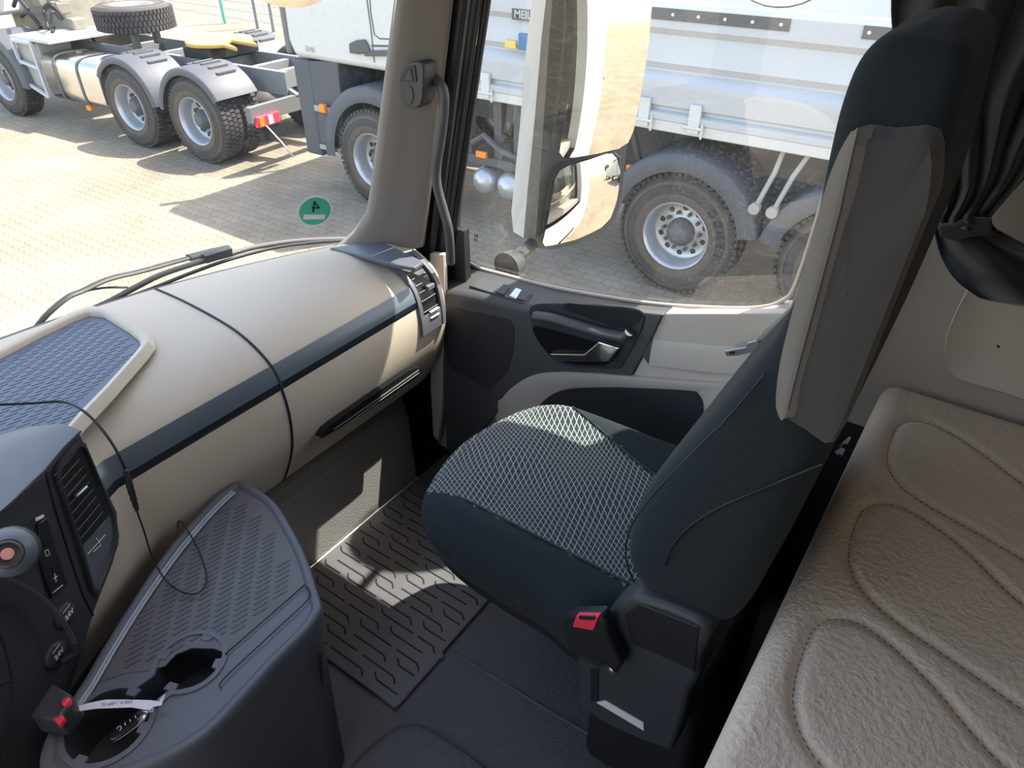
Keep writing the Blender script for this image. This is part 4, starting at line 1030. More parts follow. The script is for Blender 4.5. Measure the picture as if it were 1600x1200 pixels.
xs = [BX0 + 0.03 * k for k in range(int((0.40 - BX0) / 0.03) + 1)]; x = xs[-1]
while x < BX1 - 0.04: x += 0.0065; xs.append(x)
for k in range(1, 9): xs.append(lerp(x, BX1, 1 - (1 - k / 8) ** 2))
ys = [BY0 + 0.03 * k for k in range(int((-0.42 - BY0) / 0.03) + 1)]; y = ys[-1]
while y < BY1 - 0.036: y += 0.0065; ys.append(y)
y0 = y
for k in range(1, 11): ys.append(lerp(y0, BY1, 1 - (1 - k / 10) ** 2))
m = MB(); m.grid([[(x, y, bz(x, y)) for y in ys] for x in xs])
m.grid([[(x, BY1, BZ - 0.035), (x, BY1 + 0.004, BZ - 0.06), (x, BY1, BZ - 0.11), (x, BY1 - 0.03, BZ - 0.125)] for x in xs])
m.grid([[(BX1, y, BZ - 0.035), (BX1, y, BZ - 0.125)] for y in ys])
m.build('mattress', 'mattress', bunk, smooth=True, fix=False)
m = MB()
for pl in PL[3:]:
    L = 0.0; nxt = 0.0
    for a, b in zip(pl, pl[1:]):
        seg = (b - a).length; dd = (b - a).normalized() if seg > 0 else Vector((1, 0, 0))
        while nxt < L + seg:
            q = a + dd * (nxt - L)
            if q.x > 0.42:
                e = q + dd * 0.0055
                m.bar((q.x, q.y, bz(q.x, q.y) + 0.0012), (e.x, e.y, bz(e.x, e.y) + 0.0006), 0.0016, 0.0014)
            nxt += 0.0105
        L += seg
m.build('stitching', 'thread', bunk)['kind'] = 'stuff'
m = MB(); m.box(BX0, 1.49, BY0, 0.02, 0.0, BZ - 0.125); m.build('bunk_box', 'black', bunk, bevel=0.01)

wrp = anchored('plastic_wrapper', 'crumpled clear plastic wrapper between seat and mattress', 'wrapper', (1.28, 0.11, 0.5))
m = MB(); base = [at(u, v, 'x', 1.36) for u, v in [(1302, 704), (1324, 680), (1330, 682), (1314, 716)]]
m.grid([[base[0].lerp(base[1], t) + Vector((random.uniform(-.008, .008), random.uniform(-.004, .004), random.uniform(-.003, .003))) for t in (0, .33, .66, 1)], [(base[0].lerp(base[3], .5)).lerp(base[1].lerp(base[2], .5), t) + Vector((random.uniform(-.008, .008), 0, 0)) for t in (0, .33, .66, 1)], [base[3].lerp(base[2], t) + Vector((random.uniform(-.008, .008), 0, 0)) for t in (0, .33, .66, 1)]])
m.build('film', 'chrome', wrp, solid=0.0006, fix=False)

# side window cover panel on the rear wall
cp = [(1478, 560), (1477, 530), (1492, 490), (1510, 455), (1530, 430), (1620, 440), (1720, 470), (1720, 665), (1640, 640), (1560, 612), (1510, 598), (1486, 585)]
m = MB(); P1 = spline([at(u, v, 'x', 1.548) for u, v in cp], 4, True); pc0 = sum(P1, Vector()) / len(P1)
m.grid([[p + Vector((0.012, 0, 0)) for p in P1], [p + Vector((0.003, 0, 0)) for p in P1], [pc0 + (p - pc0) * 0.975 for p in P1], [pc0 + (p - pc0) * 0.94 + Vector((0.002, 0, 0)) for p in P1], [pc0 + (p - pc0) * 0.02 for p in P1]], closed=True)
o = m.build('wall_cover_panel', 'beige_door', smooth=True, fix=False); tag(o, 'rounded beige cover panel on the side wall above the bunk', 'panel')

# ------------------------------------------------------------------ dark curtain gathered in the corner
XC = 1.44
LE = [(1395, -40), (1392, 20), (1400, 80), (1425, 160), (1455, 230), (1470, 290), (1468, 325), (1460, 348), (1462, 375), (1474, 410), (1495, 440), (1530, 466)]
RE = [(1840, -40), (1800, 30), (1750, 100), (1690, 160), (1640, 215), (1602, 275), (1570, 312), (1548, 345), (1580, 372), (1640, 400), (1700, 440), (1740, 500)]
def along(tab, t):
    s = spline([(u, v, 0) for u, v in tab], 8); k = t * (len(s) - 1); i = min(int(k), len(s) - 2); q = s[i].lerp(s[i + 1], k - i); return q.x, q.y
rows = []
for i in range(61):
    t = i / 60; a = along(LE, t); b = along(RE, t); row = []
    pinch = math.exp(-((t - 0.66) / 0.10) ** 2)
    for j in range(73):
        s = j / 72; u = lerp(a[0], b[0], s); v = lerp(a[1], b[1], s)
        amp = lerp(0.022, 0.012, pinch)
        d = amp * math.sin(s * 2 * math.pi * lerp(4.6, 1.8, sstep(0.62, 0.72, t)) + 1.1 * math.sin(t * 5) + t * 1.5) + 0.022 * noise.noise(Vector((s * 5, t * 7, 0))) + 0.03 * pinch * math.sin(math.pi * s) * -1
        if t > 0.72: d -= 0.035 * math.sin(math.pi * min(1, s)) * sstep(0.70, 0.85, t) * (1 - sstep(0.9, 1.0, t))
        row.append(at(u, v, 'x', XC + d))
    rows.append(row)
cur = anchored('curtain', 'black privacy curtain tied back beside the seat', 'curtain', (1.44, 0, 1.0))
m = MB(); m.grid(rows); m.build('curtain_cloth', 'curtain', cur, smooth=True, fix=False, solid=0.002)
m = MB(); q = [at(u, v, 'x', XC - 0.045) for u, v in [(1466, 352), (1490, 350), (1512, 340), (1550, 343), (1548, 368), (1515, 372), (1492, 378), (1468, 372)]]
m.prism(q, (0.012, 0, 0)); m.build('tie_band', 'curtain', cur, bevel=0.004)

# ------------------------------------------------------------------ grab handle and tweeter on the pillar
gh = anchored('grab_handle', 'long dark grey grab handle on the windshield pillar', 'handle', (1.40, 1.22, 0.8))
gpts = [at(668, 112, 'x', 1.425), at(678, 120, 'x', 1.395), at(692, 140, 'x', 1.375), at(694, 170, 'x', 1.37), at(689, 215, 'x', 1.37), at(682, 260, 'x', 1.37), at(683, 290, 'x', 1.37), at(692, 325, 'x', 1.375), at(700, 355, 'x', 1.38), at(703, 385, 'x', 1.39), at(704, 410, 'x', 1.41)]
m = MB(); m.tube(spline(gpts, 6), 0.0125, 14); m.build('bar', 'plastic_door', gh, smooth=True)
c = at(669, 118, 'x', 1.425); m = MB(); m.lathe([(0.022, 0.004), (0.020, -0.006), (0.012, -0.008)], c, 'x', 20, cap=True); m.build('foot', 'plastic', gh, smooth=True)
tw = anchored('tweeter_cover', 'small black tweeter housing with triangle button on the windshield pillar', 'speaker', (1.38, 1.29, 1.17))
XT = 1.335
m = MB(); slab([(624, 125), (634, 102), (645, 97), (658, 98), (662, 108), (661, 140), (659, 160), (652, 169), (641, 168), (630, 160), (626, 145)], 'x', XT, (0.045, 0, 0), mb=m, smooth=2); m.build('housing', 'plastic', tw, bevel=0.004)
m = MB(); slab([(625, 127), (635, 104), (648, 102), (651, 128)], 'x', XT - 0.002, (0.004, 0, 0), mb=m); m.build('button', 'black', tw, bevel=0.001)
m = MB(); slab([(631, 125), (641, 107), (645, 126)], 'x', XT - 0.0035, (0.003, 0, 0), mb=m); m.build('triangle', 'plastic', tw, bevel=0.0005)
m = MB(); slab([(627, 147), (631, 137), (638, 134), (644, 140), (645, 152), (640, 164), (632, 160), (628, 154)], 'x', XT - 0.002, (0.004, 0, 0), mb=m, smooth=3); m.build('mesh_grille', 'speaker_mesh', tw)

# ------------------------------------------------------------------ emission sticker on the windshield (read from behind)
def ws_at(u, v, off=0.0):
    p = at(u, v, 'y', 1.45)
    for _ in range(20): p = at(u, v, 'y', ws(p.x, p.z) - off)
    return p
c = ws_at(492, 330, 0.003); ru = (ws_at(512, 330, 0.003) - c); up_ = (ws_at(492, 308, 0.003) - c)
stk = anchored('emission_sticker', 'round green sticker with reversed 4 low on the windshield', 'sticker', c)
nrm = ru.cross(up_).normalized(); rx = ru.normalized(); uy = nrm.cross(rx).normalized()
Rr = (ws_at(519, 330, 0.003) - ws_at(465, 330, 0.003)).length / 2
def disc(r, off, n=48): return [c + nrm * off + (rx * math.cos(t) + uy * math.sin(t)) * r for t in [2 * math.pi * k / n for k in range(n)]]
for nm, r, off, mt in (('sticker_edge', Rr, 0.0002, 'paper'), ('sticker_disc', Rr * 0.90, 0.0008, 'green')):
    m = MB(); m.prism(disc(r, off), nrm * 0.0004); m.build(nm, mt, stk)
m = MB(); cc = c + nrm * 0.0015 - uy * Rr * 0.36; m.prism([cc + rx * a * Rr * 0.62 + uy * b * Rr * 0.16 for a, b in ((-1, -1), (1, -1), (1, 1), (-1, 1))], nrm * 0.0003); m.build('field', 'paper', stk)
text_mesh('number', '4', Rr * 1.1, 'black', frame(c + nrm * 0.0016 + uy * Rr * 0.28, -rx, uy) @ Matrix.Diagonal((1, 1, 0.2, 1)), stk, extrude=0.0003)

# ------------------------------------------------------------------ wiper outside
wp = anchored('windshield_wiper', 'black wiper arm and blade resting at the foot of the windshield', 'wiper', (0.9, 1.78, 0.78))
YW = 1.80
m = MB(); m.tube(spline([at(u, v, 'y', YW) for u, v in [(55, 514), (75, 490), (105, 465), (130, 454), (170, 436), (220, 424), (270, 410), (300, 402)]], 6), 0.010, 8, flat=0.6); m.tube([at(295, 403, 'y', YW), at(330, 394, 'y', YW), at(358, 388, 'y', YW)], 0.016, 8, flat=0.6); m.bar(at(318, 404, 'y', YW - 0.02), at(358, 392, 'y', YW - 0.02), 0.03, 0.022)
m.tube(spline([at(u, v, 'y', YW) for u, v in [(120, 458), (160, 450), (200, 449)]], 5), 0.003, 6); m.build('wiper_arm', 'rubber', wp, smooth=True)
m = MB(); m.tube(spline([at(u, v, 'y', YW - 0.02) for u, v in [(125, 490), (165, 474), (210, 450), (250, 430), (300, 413), (350, 400), (400, 386), (470, 376), (550, 373)]], 5), 0.008, 8)
m.build('blade_holder', 'plastic_door', wp, smooth=True)
m = MB(); m.tube(spline([at(u, v, 'y', YW - 0.03) for u, v in [(122, 494), (170, 476), (240, 450), (300, 426), (360, 405), (430, 387), (490, 379), (552, 375)]], 5), 0.0055, 8); m.build('blade_rubber', 'black', wp, smooth=True)

# ------------------------------------------------------------------ passenger side mirrors
mir = anchored('door_mirror', 'tall exterior mirror with main glass above wide-angle glass', 'mirror', (1.85, 1.1, 0.66))
E1 = Vector((0.787, -0.616, 0)); NM = Vector((-0.616, -0.787, 0)); MP = Vector((1.82, 1.10, 0))
def mi_at(u, v, off=0.0, n=None, p0=None):
    n = n or NM; p0 = (p0 or MP) + n * off
    d = _F * FPX + _R * (u - 800) - _U * (v - 600)
    return CAM + d * ((p0 - CAM).dot(n) / d.dot(n))
# housing: dark plastic frame around the glasses, deep shell behind, white outer cover on its front
hs_pix = [(872, -185), (868, -60), (858, 60), (850, 180), (842, 300), (837, 370), (842, 388), (862, 390), (905, 380), (942, 364), (962, 340), (972, 300), (978, 240), (990, 160), (1003, 60), (1012, -60), (1022, -185)]
HF = [mi_at(u, v) for u, v in hs_pix]
hn = sum(HF, Vector()) / len(HF)
back = [hn + (p - hn) * 0.86 - NM * 0.11 + Vector((0, 0, 0.0)) for p in HF]
m = MB(); m.grid([HF, [hn + (p - hn) * 1.01 - NM * 0.02 for p in HF], [hn + (p - hn) * 0.99 - NM * 0.06 for p in HF], back], closed=True); m.add(back, [tuple(range(len(back)))]); m.add(HF, [tuple(range(len(HF)))])
m.build('housing', 'mirror_black', mir, smooth=True, fix=False)
# side face towards the cab (dark) and white front shell strip
sd_pix = [(855, -185), (862, -60), (852, 60), (846, 180), (840, 300), (838, 372)]
P1 = [mi_at(u, v) for u, v in [(872, -185), (868, -60), (858, 60), (850, 180), (842, 300), (838, 375)]]
P2 = [at(u, v, 'x', 1.80) for u, v in [(868, -185), (860, -60), (846, 60), (836, 180), (824, 300), (818, 372)]]
P3 = [at(u, v, 'x', 1.83) for u, v in [(846, -185), (838, -60), (824, 60), (812, 200), (799, 330), (802, 362)]]
m = MB(); m.grid([P1, P2]); m.build('side_face', 'mirror_black', mir, fix=False)
m = MB(); m.grid([P2, P3, [p + Vector((0.08, 0.05, 0)) for p in P3], [p + Vector((0.17, 0.02, 0)) for p in P3]]); m.add([P2[-1], P3[-1], P3[-1] + Vector((0.08, 0.05, 0)), P3[-1] + Vector((0.17, 0.02, 0))], [(0, 1, 2, 3)])
m.build('white_cover', 'white_paint', mir, fix=False)
def mglass(pix, R, mt, nm, n=None, p0=None, yaw=0.0, pitch=0.0, edge='strip'):
    P = [mi_at(u, v, 0.003, n, p0) for u, v in pix]; Ps = spline(P, 4, True) if False else P
    # densify + round
    D = []
    for i in range(len(P)):
        for k in range(6): D.append(P[i].lerp(P[(i + 1) % len(P)], k / 6))
    c = sum(D, Vector()) / len(D); nn = n or NM; dmax = max((q - c).length_squared for q in D)
    rows = []
    for k in [1 - q / 16 for q in range(16)] + [0.01]:
        r = []
        for p in D:
            q = c + (p - c) * k; dist2 = (q - c).length_squared
            h = 0.0045 + (dmax - dist2) / (2 * R) + (q - c).dot(E1) * yaw + (q - c).z * pitch
            r.append(q + nn * max(0.002, h))
        rows.append(r)
    m = MB(); m.grid(rows, closed=True); g = m.build(nm, mt, mir, smooth=True, fix=False)
    m = MB(); m.tube([p + nn * 0.006 for p in D], 0.0035, 6, closed=True); m.build('glass_rim', 'mirror_black', mir, smooth=True)
    return g
mglass([(887, -200), (883, -60), (880, 60), (872, 140), (863, 215), (862, 228), (868, 236), (885, 236), (920, 231), (955, 224), (970, 215), (978, 195), (990, 120), (1000, 60), (1006, -20), (1012, -200)], 1.6, 'mirror_glass', 'main_glass', yaw=-0.07)
mglass([(862, 275), (870, 262), (885, 254), (940, 240), (958, 237), (967, 246), (967, 270), (960, 310), (950, 338), (935, 352), (895, 370), (862, 380), (850, 383), (846, 376), (849, 350), (855, 310)], 0.40, 'mirror_glass', 'wide_angle_glass', yaw=-0.04)
m = MB(); m.tube(spline([at(800, 418, 'x', 1.60), at(812, 400, 'x', 1.66), at(826, 385, 'x', 1.76), at(850, 372, 'x', 1.86)], 6), 0.022, 12); c = at(800, 412, 'x', 1.61); m.lathe([(0.045, -0.03), (0.042, 0.01), (0.03, 0.03), (0.01, 0.035)], c, 'x', 24, cap=True); m.build('mirror_arm', 'mirror_black', mir, smooth=True)
# kerb mirror above the passenger window and front mirror ahead of the windshield
def round_mirror(name, label, c, rx_, ry_, nrm, up, mt):
    t = anchored(name, label, 'mirror', c)
    n_ = Vector(nrm).normalized(); r = n_.cross(Vector(up)).normalized(); u = r.cross(n_)
    def rg(k, h): return [c + n_ * h + (r * rx_ * math.cos(a) + u * ry_ * math.sin(a)) * k for a in [2 * math.pi * q / 40 for q in range(40)]]
    m = MB(); m.grid([rg(0.97, 0.0), rg(1.03, -0.005), rg(1.0, -0.05), rg(0.6, -0.09), rg(0.01, -0.10)], closed=True); m.build('shell', 'mirror_black', t, smooth=True, fix=False)
    m = MB(); m.grid([rg(k, 0.003 + 0.03 * (1 - k * k)) for k in (1, .9, .8, .7, .6, .5, .4, .3, .2, .1, .01)], closed=True); m.build('glass', mt, t, smooth=True, fix=False)
    m = MB(); m.tube([c + n_ * -0.06, c + n_ * -0.10 + Vector((-0.08, -0.02, 0.12)), Vector((min(c.x, 1.5), c.y - 0.1, 1.95))], 0.015, 10); m.build('bracket', 'mirror_black', t, smooth=True)
cK = at(1236, -176, 'x', 1.90)
round_mirror('kerb_mirror', 'round kerb mirror hanging outside above the passenger window', cK, 0.19, 0.262, (-0.90, -0.12, -0.38), (0, 0, 1), 'mirror_glass')
cF = at(458, -48, 'y', 2.05)
round_mirror('front_mirror', 'round front mirror hanging ahead of the windshield', cF, 0.16, 0.13, (-0.45, -0.75, -0.48), (0, 0, 1), 'mirror_glass')

# ------------------------------------------------------------------ lorries in the yard
def wheel_meshes():
    R = 0.53
    t = MB(); t.lathe([(0.295, -0.02), (0.33, -0.035), (0.42, -0.04), (0.475, -0.025), (0.505, 0.005), (0.515, 0.02), (0.515, 0.25), (0.50, 0.28), (0.40, 0.30), (0.29, 0.28)], ax='x', n=64)
    for k in range(56):
        a0 = 2 * math.pi * k / 56
        for q, (xa, xb) in enumerate(((-0.002, 0.055), (0.065, 0.125), (0.135, 0.195), (0.205, 0.27))):
            a = a0 + (q % 2) * 0.05; w = 0.038
            vs = []
            for xx in (xa, xb):
                for aa in (a, a + w * 2):
                    for r in (0.505, 0.533): vs.append((xx, r * math.cos(aa), r * math.sin(aa)))
            t.add(vs, [(0, 1, 3, 2), (4, 6, 7, 5), (0, 4, 5, 1), (2, 3, 7, 6), (1, 5, 7, 3)])
    s = MB(); s.lathe([(0.30, -0.031), (0.335, -0.041), (0.365, -0.0425), (0.37, -0.041)], ax='x', n=64); s.lathe([(0.445, -0.0375), (0.47, -0.0300), (0.472, -0.027)], ax='x', n=64)
    r = MB(); r.lathe([(0.30, -0.025), (0.292, -0.035), (0.283, -0.03), (0.272, 0.0), (0.262, 0.03), (0.258, 0.12), (0.245, 0.135), (0.15, 0.14), (0.11, 0.10), (0.10, 0.10)], ax='x', n=48)
    h = MB(); h.lathe([(0.125, 0.12), (0.12, 0.07), (0.085, 0.045), (0.08, 0.02), (0.05, 0.008), (0.0005, 0.006)], ax='x', n=32)
    for k in range(10):
        a = 2 * math.pi * k / 10; h.lathe([(0.016, 0.13), (0.016, 0.098), (0.010, 0.090), (0.0005, 0.09)], (0, 0.165 * math.cos(a), 0.165 * math.sin(a)), 'x', 8)
    for k in range(10):
            a = 2 * math.pi * (k + 0.5) / 10; r.lathe([(0.026, 0.1360), (0.0005, 0.1360)], (0, 0.205 * math.cos(a), 0.205 * math.sin(a)), 'x', 12, mi=1)
    return t, s, r, h
T_, S_, R_, H_ = wheel_meshes()
protos = {}
def mk(name, mb, mt):
    me = mb.build(name + '_proto', mt, smooth=True); d = me.data; bpy.data.objects.remove(me); protos[name] = d; return d
for nm, mb, mt in (('wheel', T_, 'tyre'), ('sidewall_band', S_, 'tyre_tan'), ('rim', R_, ['rim', 'black']), ('hub', H_, 'hub')): mk(nm, mb, mt)
def add_wheel(parent, x, y, z=0.53, rot=None, flip=False, tilt=None, full=True, hubdeep=False):
    w = bpy.data.objects.new('wheel', protos['wheel']); COL.objects.link(w); w.parent = parent; w.location = (x, y, z)
    if flip: w.rotation_euler = (0, 0, math.pi)
    if tilt: w.rotation_euler = tilt
    w.rotation_euler.x = (w.rotation_euler.x or 0) + random.uniform(0, 0.3) if not tilt else w.rotation_euler.x
    if full:
        for nm in ('sidewall_band', 'rim', 'hub'):
            c = bpy.data.objects.new(nm, protos[nm]); COL.objects.link(c); c.parent = w
            if hubdeep and nm == 'hub': c.location.x = 0.02
    return w
def arc_fender(mb, y, z, r, x0, x1, a0, a1, th=0.02, lip=0.05, n=24):
    rows = []
    for k in range(n + 1):
        a = math.radians(lerp(a0, a1, k / n)); c, s = math.cos(a), math.sin(a)
        rows.append([(x0 + 0.005, y + (r - lip - 0.02) * c, z + (r - lip - 0.02) * s), (x0, y + (r - lip) * c, z + (r - lip) * s), (x0, y + (r - 0.02) * c, z + (r - 0.02) * s), (x0 + 0.02, y + r * c, z + r * s), (x1, y + r * c, z + r * s), (x1, y + (r - th) * c, z + (r - th) * s), (x0 + 0.02, y + (r - th) * c, z + (r - th) * s)])
    mb.grid(rows)

# --- three-axle tipper truck
tip = thing('tipper_truck', 'white three-axle tipper truck parked alongside the passenger door', 'truck', (5.47, 0, GZ))
for y in (5.65, 2.12, 0.74): add_wheel(tip, 0, y)
for y in (5.65, 2.12, 0.74): add_wheel(tip, 2.45, y, flip=True)
m = MB()
prof_ = [(0.02, 1.44), (0.0, 1.45), (0.0, 1.50), (0.05, 1.515), (0.055, 1.535), (0.02, 1.555), (0.0, 1.70), (0.0, 1.735), (0.065, 1.80), (0.068, 1.812), (0.02, 1.865), (0.045, 2.03), (0.05, 2.055), (0.0, 2.105), (0.0, 2.24), (0.02, 2.275), (0.10, 2.275), (0.12, 2.20), (0.12, 1.44)]
rows = [[(x, y, z) for x, z in prof_] for y in (4.43, 4.0, 3.0, 2.0, 1.0, 0.0, -1.1)]
m.grid(rows); m.add([(x, 4.43, z) for x, z in prof_], [tuple(range(len(prof_)))]); m.add([(x, -1.1, z) for x, z in prof_], [tuple(range(len(prof_)))])
m.box(0.12, 2.38, -1.1, 4.43, 1.44, 1.50); m.box(2.38, 2.45, -1.1, 4.43, 1.44, 2.27); m.box(0.1, 2.40, 4.37, 4.43, 1.44, 2.45); m.box(0.1, 2.40, -1.1, -1.04, 1.44, 2.2)
m.build('tipper_body', 'white_body', tip)
m = MB(); m.box(2.30, 2.40, 0.2, 2.0, 2.20, 2.62); m.build('orange_board', 'orange', tip)
m = MB(); m.box(0.01, 0.12, -1.12, 4.45, 1.36, 1.445); m.build('lower_rail', 'white_paint', tip, bevel=0.01)
m = MB(); m.box(-0.004, 0.002, -1.1, 4.35, 1.800 - 0.09, 1.800 - 0.03); m.build('blue_stripe', 'strip', tip) if False else None
for y in (4.12, 2.53, 2.10, 0.9): # hinges below the dropside
    m = MB(); m.box(-0.018, 0.01, y - 0.045, y + 0.045, 1.39, 1.60); m.tube([(-0.02, y - 0.075, 1.43), (-0.02, y + 0.075, 1.43)], 0.012, 8); m.tube([(-0.02, y - 0.075, 1.36), (-0.02, y - 0.075, 1.47)], 0.010, 8); m.build('dropside_hinge', 'white_paint', tip)
for ya, yb in ((2.55, 1.52), (1.05, 0.35)):
    m = MB(); m.box(-0.008, 0.004, yb, ya, 2.16, 2.24); yy = yb + 0.06
    while yy < ya: m.lathe([(0.012, 0), (0.0005, 0)], (-0.009, yy, 2.20), 'x', 8, mi=1); yy += 0.2
    m.build('perforated_plate', ['chassis', 'white_ink'], tip)
# lettering and stickers
def mark(u, v): p = at(u, v, 'x', 5.47); return (p.y, p.z - GZ)
ym, zm = mark(825, 24)
m = MB(); m.box(-0.006, 0.01, ym - 0.35, ym + 0.16, zm - 0.042, zm + 0.042); nb = m.build('name_board', 'chassis', tip)
text_mesh('lettering', 'MEILLER', 0.085, 'white_body', frame((-0.008, ym + 0.135, zm), (0, -1, 0), (0, 0, 1)), nb, extrude=0.001, align='LEFT', bold=0.002)
y1_, z1_ = mark(818, 67); m = MB(); m.box(-0.003, 0.06, y1_ - 0.06, y1_ + 0.05, z1_ - 0.06, z1_ + 0.07); m.build('blue_sticker', 'blue', tip)
y1_, z1_ = mark(798, 69); m = MB(); m.box(-0.003, 0.06, y1_ - 0.05, y1_ + 0.06, z1_ - 0.03, z1_ + 0.03); m.build('yellow_sticker', 'yellow', tip)
# frame, tanks and struts under the body
m = MB(); m.box(0.80, 0.90, -1.0, 6.5, 0.95, 1.25); m.box(1.55, 1.65, -1.0, 6.5, 0.95, 1.25); m.box(0.2, 2.3, 3.0, 3.1, 1.1, 1.3); m.box(0.3, 2.2, 2.05, 2.2, 0.45, 0.62); m.box(0.3, 2.2, 0.67, 0.82, 0.45, 0.62); m.build('chassis_frame', 'chassis', tip)
m = MB(); m.box(0.10, 0.80, 3.10, 3.65, 0.50, 1.10); m.build('tool_box', 'fender', tip, bevel=0.04)
for y in (4.25, 3.95): m = MB(); m.lathe([(0.0005, -0.02), (0.09, 0.0), (0.13, 0.05), (0.14, 0.12), (0.14, 0.60), (0.1, 0.65)], (0.05, y, 0.55), 'x', 24); m.build('air_tank', 'rim', tip, smooth=True)
m = MB()
for y in (4.45, 3.85, 4.08): m.box(0.12, 0.20, y - 0.045, y + 0.045, 0.75, 1.40)
m.box(0.1, 0.7, 3.7, 4.5, 0.72, 0.80); m.tube([(0.1, 4.4, 0.9), (0.06, 4.2, 1.02), (0.06, 4.0, 0.9), (0.1, 3.8, 0.85)], 0.03, 8); m.build('tank_bracket', 'chassis', tip)
m = MB(); m.tube([(0.2, 2.75, 1.35), (0.3, 2.65, 0.95)], 0.03, 8); m.build('strut', 'chassis', tip)
for y, z in ((4.22, 0.84), (2.60, 1.00)): m = MB(); m.box(0.02, 0.06, y - 0.06, y + 0.06, z - 0.03, z + 0.03); mk_ = m.build('marker_lamp', 'amber', tip, bevel=0.008)
for y in (2.12, 0.74):
    m = MB(); arc_fender(m, y, 0.53, 0.70, -0.05, 0.55, 12, 168, lip=0.13); m.build('rear_fender', 'fender', tip, smooth=True, fix=False)
m = MB(); m.tube([(-0.02, 1.50, 0.92), (0.02, 1.42, 1.20), (0.1, 1.40, 1.40)], 0.02, 8); m.tube([(-0.02, 1.36, 0.92), (0.02, 1.28, 1.20), (0.1, 1.20, 1.40)], 0.02, 8)
m.lathe([(0.045, -0.04), (0.045, 0.02)], (-0.02, 1.50, 0.92), 'x', 12, cap=True); m.lathe([(0.045, -0.04), (0.045, 0.02)], (-0.02, 1.36, 0.92), 'x', 12, cap=True); m.build('fender_stays', 'chassis_light', tip, smooth=True)
m = MB(); m.box(0.60, 0.66, -1.0, 3.0, 0.45, 1.38); m.build('inner_shield', 'chassis', tip)
# tyre lettering
tw1 = [o for o in tip.children if o.name.startswith('wheel')][1]
for k, ch in enumerate('CONTI'):
    a = math.radians(42 - k * 13); r = 0.405
    px, pz = -r * math.cos(a), r * math.sin(a)      # -y is to the right in the photo
    c = Vector((-0.046, px, pz)); rad = Vector((0, px, pz)).normalized(); tan = Vector((0, rad.z, -rad.y)) * 1
    text_mesh('tyre_letter', ch, 0.085, 'black', frame((c.x, c.y, c.z), rad.cross(Vector((-1, 0, 0))) * -1, rad), tw1, extrude=0.002, bold=0.002)
tw1.rotation_euler.x = 0
# cab
m = MB()
cab_prof = [(4.62, 1.45), (6.74, 1.45), (6.83, 1.62), (6.80, 2.2), (6.70, 2.9), (6.55, 3.15), (4.62, 3.20)]
m.add([(0.03, y, z) for y, z in cab_prof] + [(2.37, y, z) for y, z in cab_prof], [tuple(range(7)), tuple(range(13, 6, -1))] + [(i, (i + 1) % 7, (i + 1) % 7 + 7, i + 7) for i in range(7)])
m.build('cab', 'white_paint', tip, bevel=0.06)
m = MB(); q = [mark(u, v) for u, v in [(578, 0), (584, 58), (590, 62), (650, 62), (650, 0), (640, -60), (585, -60)]]
m.add([(0.022, y, z) for y, z in q], [tuple(range(len(q)))]); m.build('cab_window', 'mirror_black', tip) if False else None
m = MB()
def cl(pts, r=0.006): m.tube([(0.028, *mark(u, v)) for u, v in pts], r, 6)
cl([(566, -60), (570, 0), (577, 50), (580, 80), (582, 98)]); cl([(572, -40), (576, 20), (582, 55), (590, 61), (625, 63)]); cl([(578, 72), (625, 73)], 0.009)
m.build('door_gap', 'chassis', tip)
m = MB(); q = [mark(u, v) for u, v in [(545, 68), (556, 63), (568, 62), (573, 70), (577, 82), (560, 85), (546, 83)]]; m.prism([(-0.004, y, z) for y, z in q], (0.05, 0, 0)); m.build('door_handle', 'chassis', tip, bevel=0.01)
m = MB(); q = [mark(u, v) for u, v in [(566, 80), (620, 78), (620, 88), (570, 88)]]; m.prism([(0.0, y, z) for y, z in q], (0.05, 0, 0)); m.build('window_sill_trim', 'chassis', tip)
m = MB(); m.box(0.02, 0.10, 6.78, 6.86, 1.48, 3.0); m.build('wind_deflector', 'fender_light', tip, bevel=0.02)
yb_, zb_ = mark(481, 78); text_mesh('model_badge', '3346', 0.075, 'satin_metal', frame((0.024, yb_, zb_), (0, -1, 0), (0, 0, 1)), tip, extrude=0.002)
# steps, front fender, bumper corner
q = [mark(u, v) for u, v in [(470, 97), (520, 97), (523, 130), (528, 165), (526, 235), (492, 225), (478, 200), (468, 130)]]
m = MB(); m.prism([(0.06, y, z) for y, z in q], (0.5, 0, 0)); m.build('entry_steps', 'fender', tip, bevel=0.01)
m = MB(); m.box(0.03, 0.06, 6.16, 6.55, 0.92, 0.98); m.box(0.03, 0.06, 6.16, 6.55, 0.50, 0.55); m.build('step_treads', 'chassis_light', tip)
m = MB(); m.box(0.05, 0.5, 6.55, 6.82, 0.40, 1.44); m.build('bumper_corner', 'fender', tip, bevel=0.03)
m = MB(); arc_fender(m, 5.65, 0.53, 0.76, -0.02, 0.6, -5, 178, lip=0.14); m.build('front_fender', 'fender', tip, smooth=True, fix=False)
m = MB(); m.box(0.55, 0.60, 4.9, 6.4, 0.5, 1.43); m.build('wheel_housing', 'black', tip)
m = MB(); m.box(-0.02, 0.03, 6.33, 6.41, 0.93, 1.02); m.build('turn_lamp', 'amber', tip, bevel=0.01)

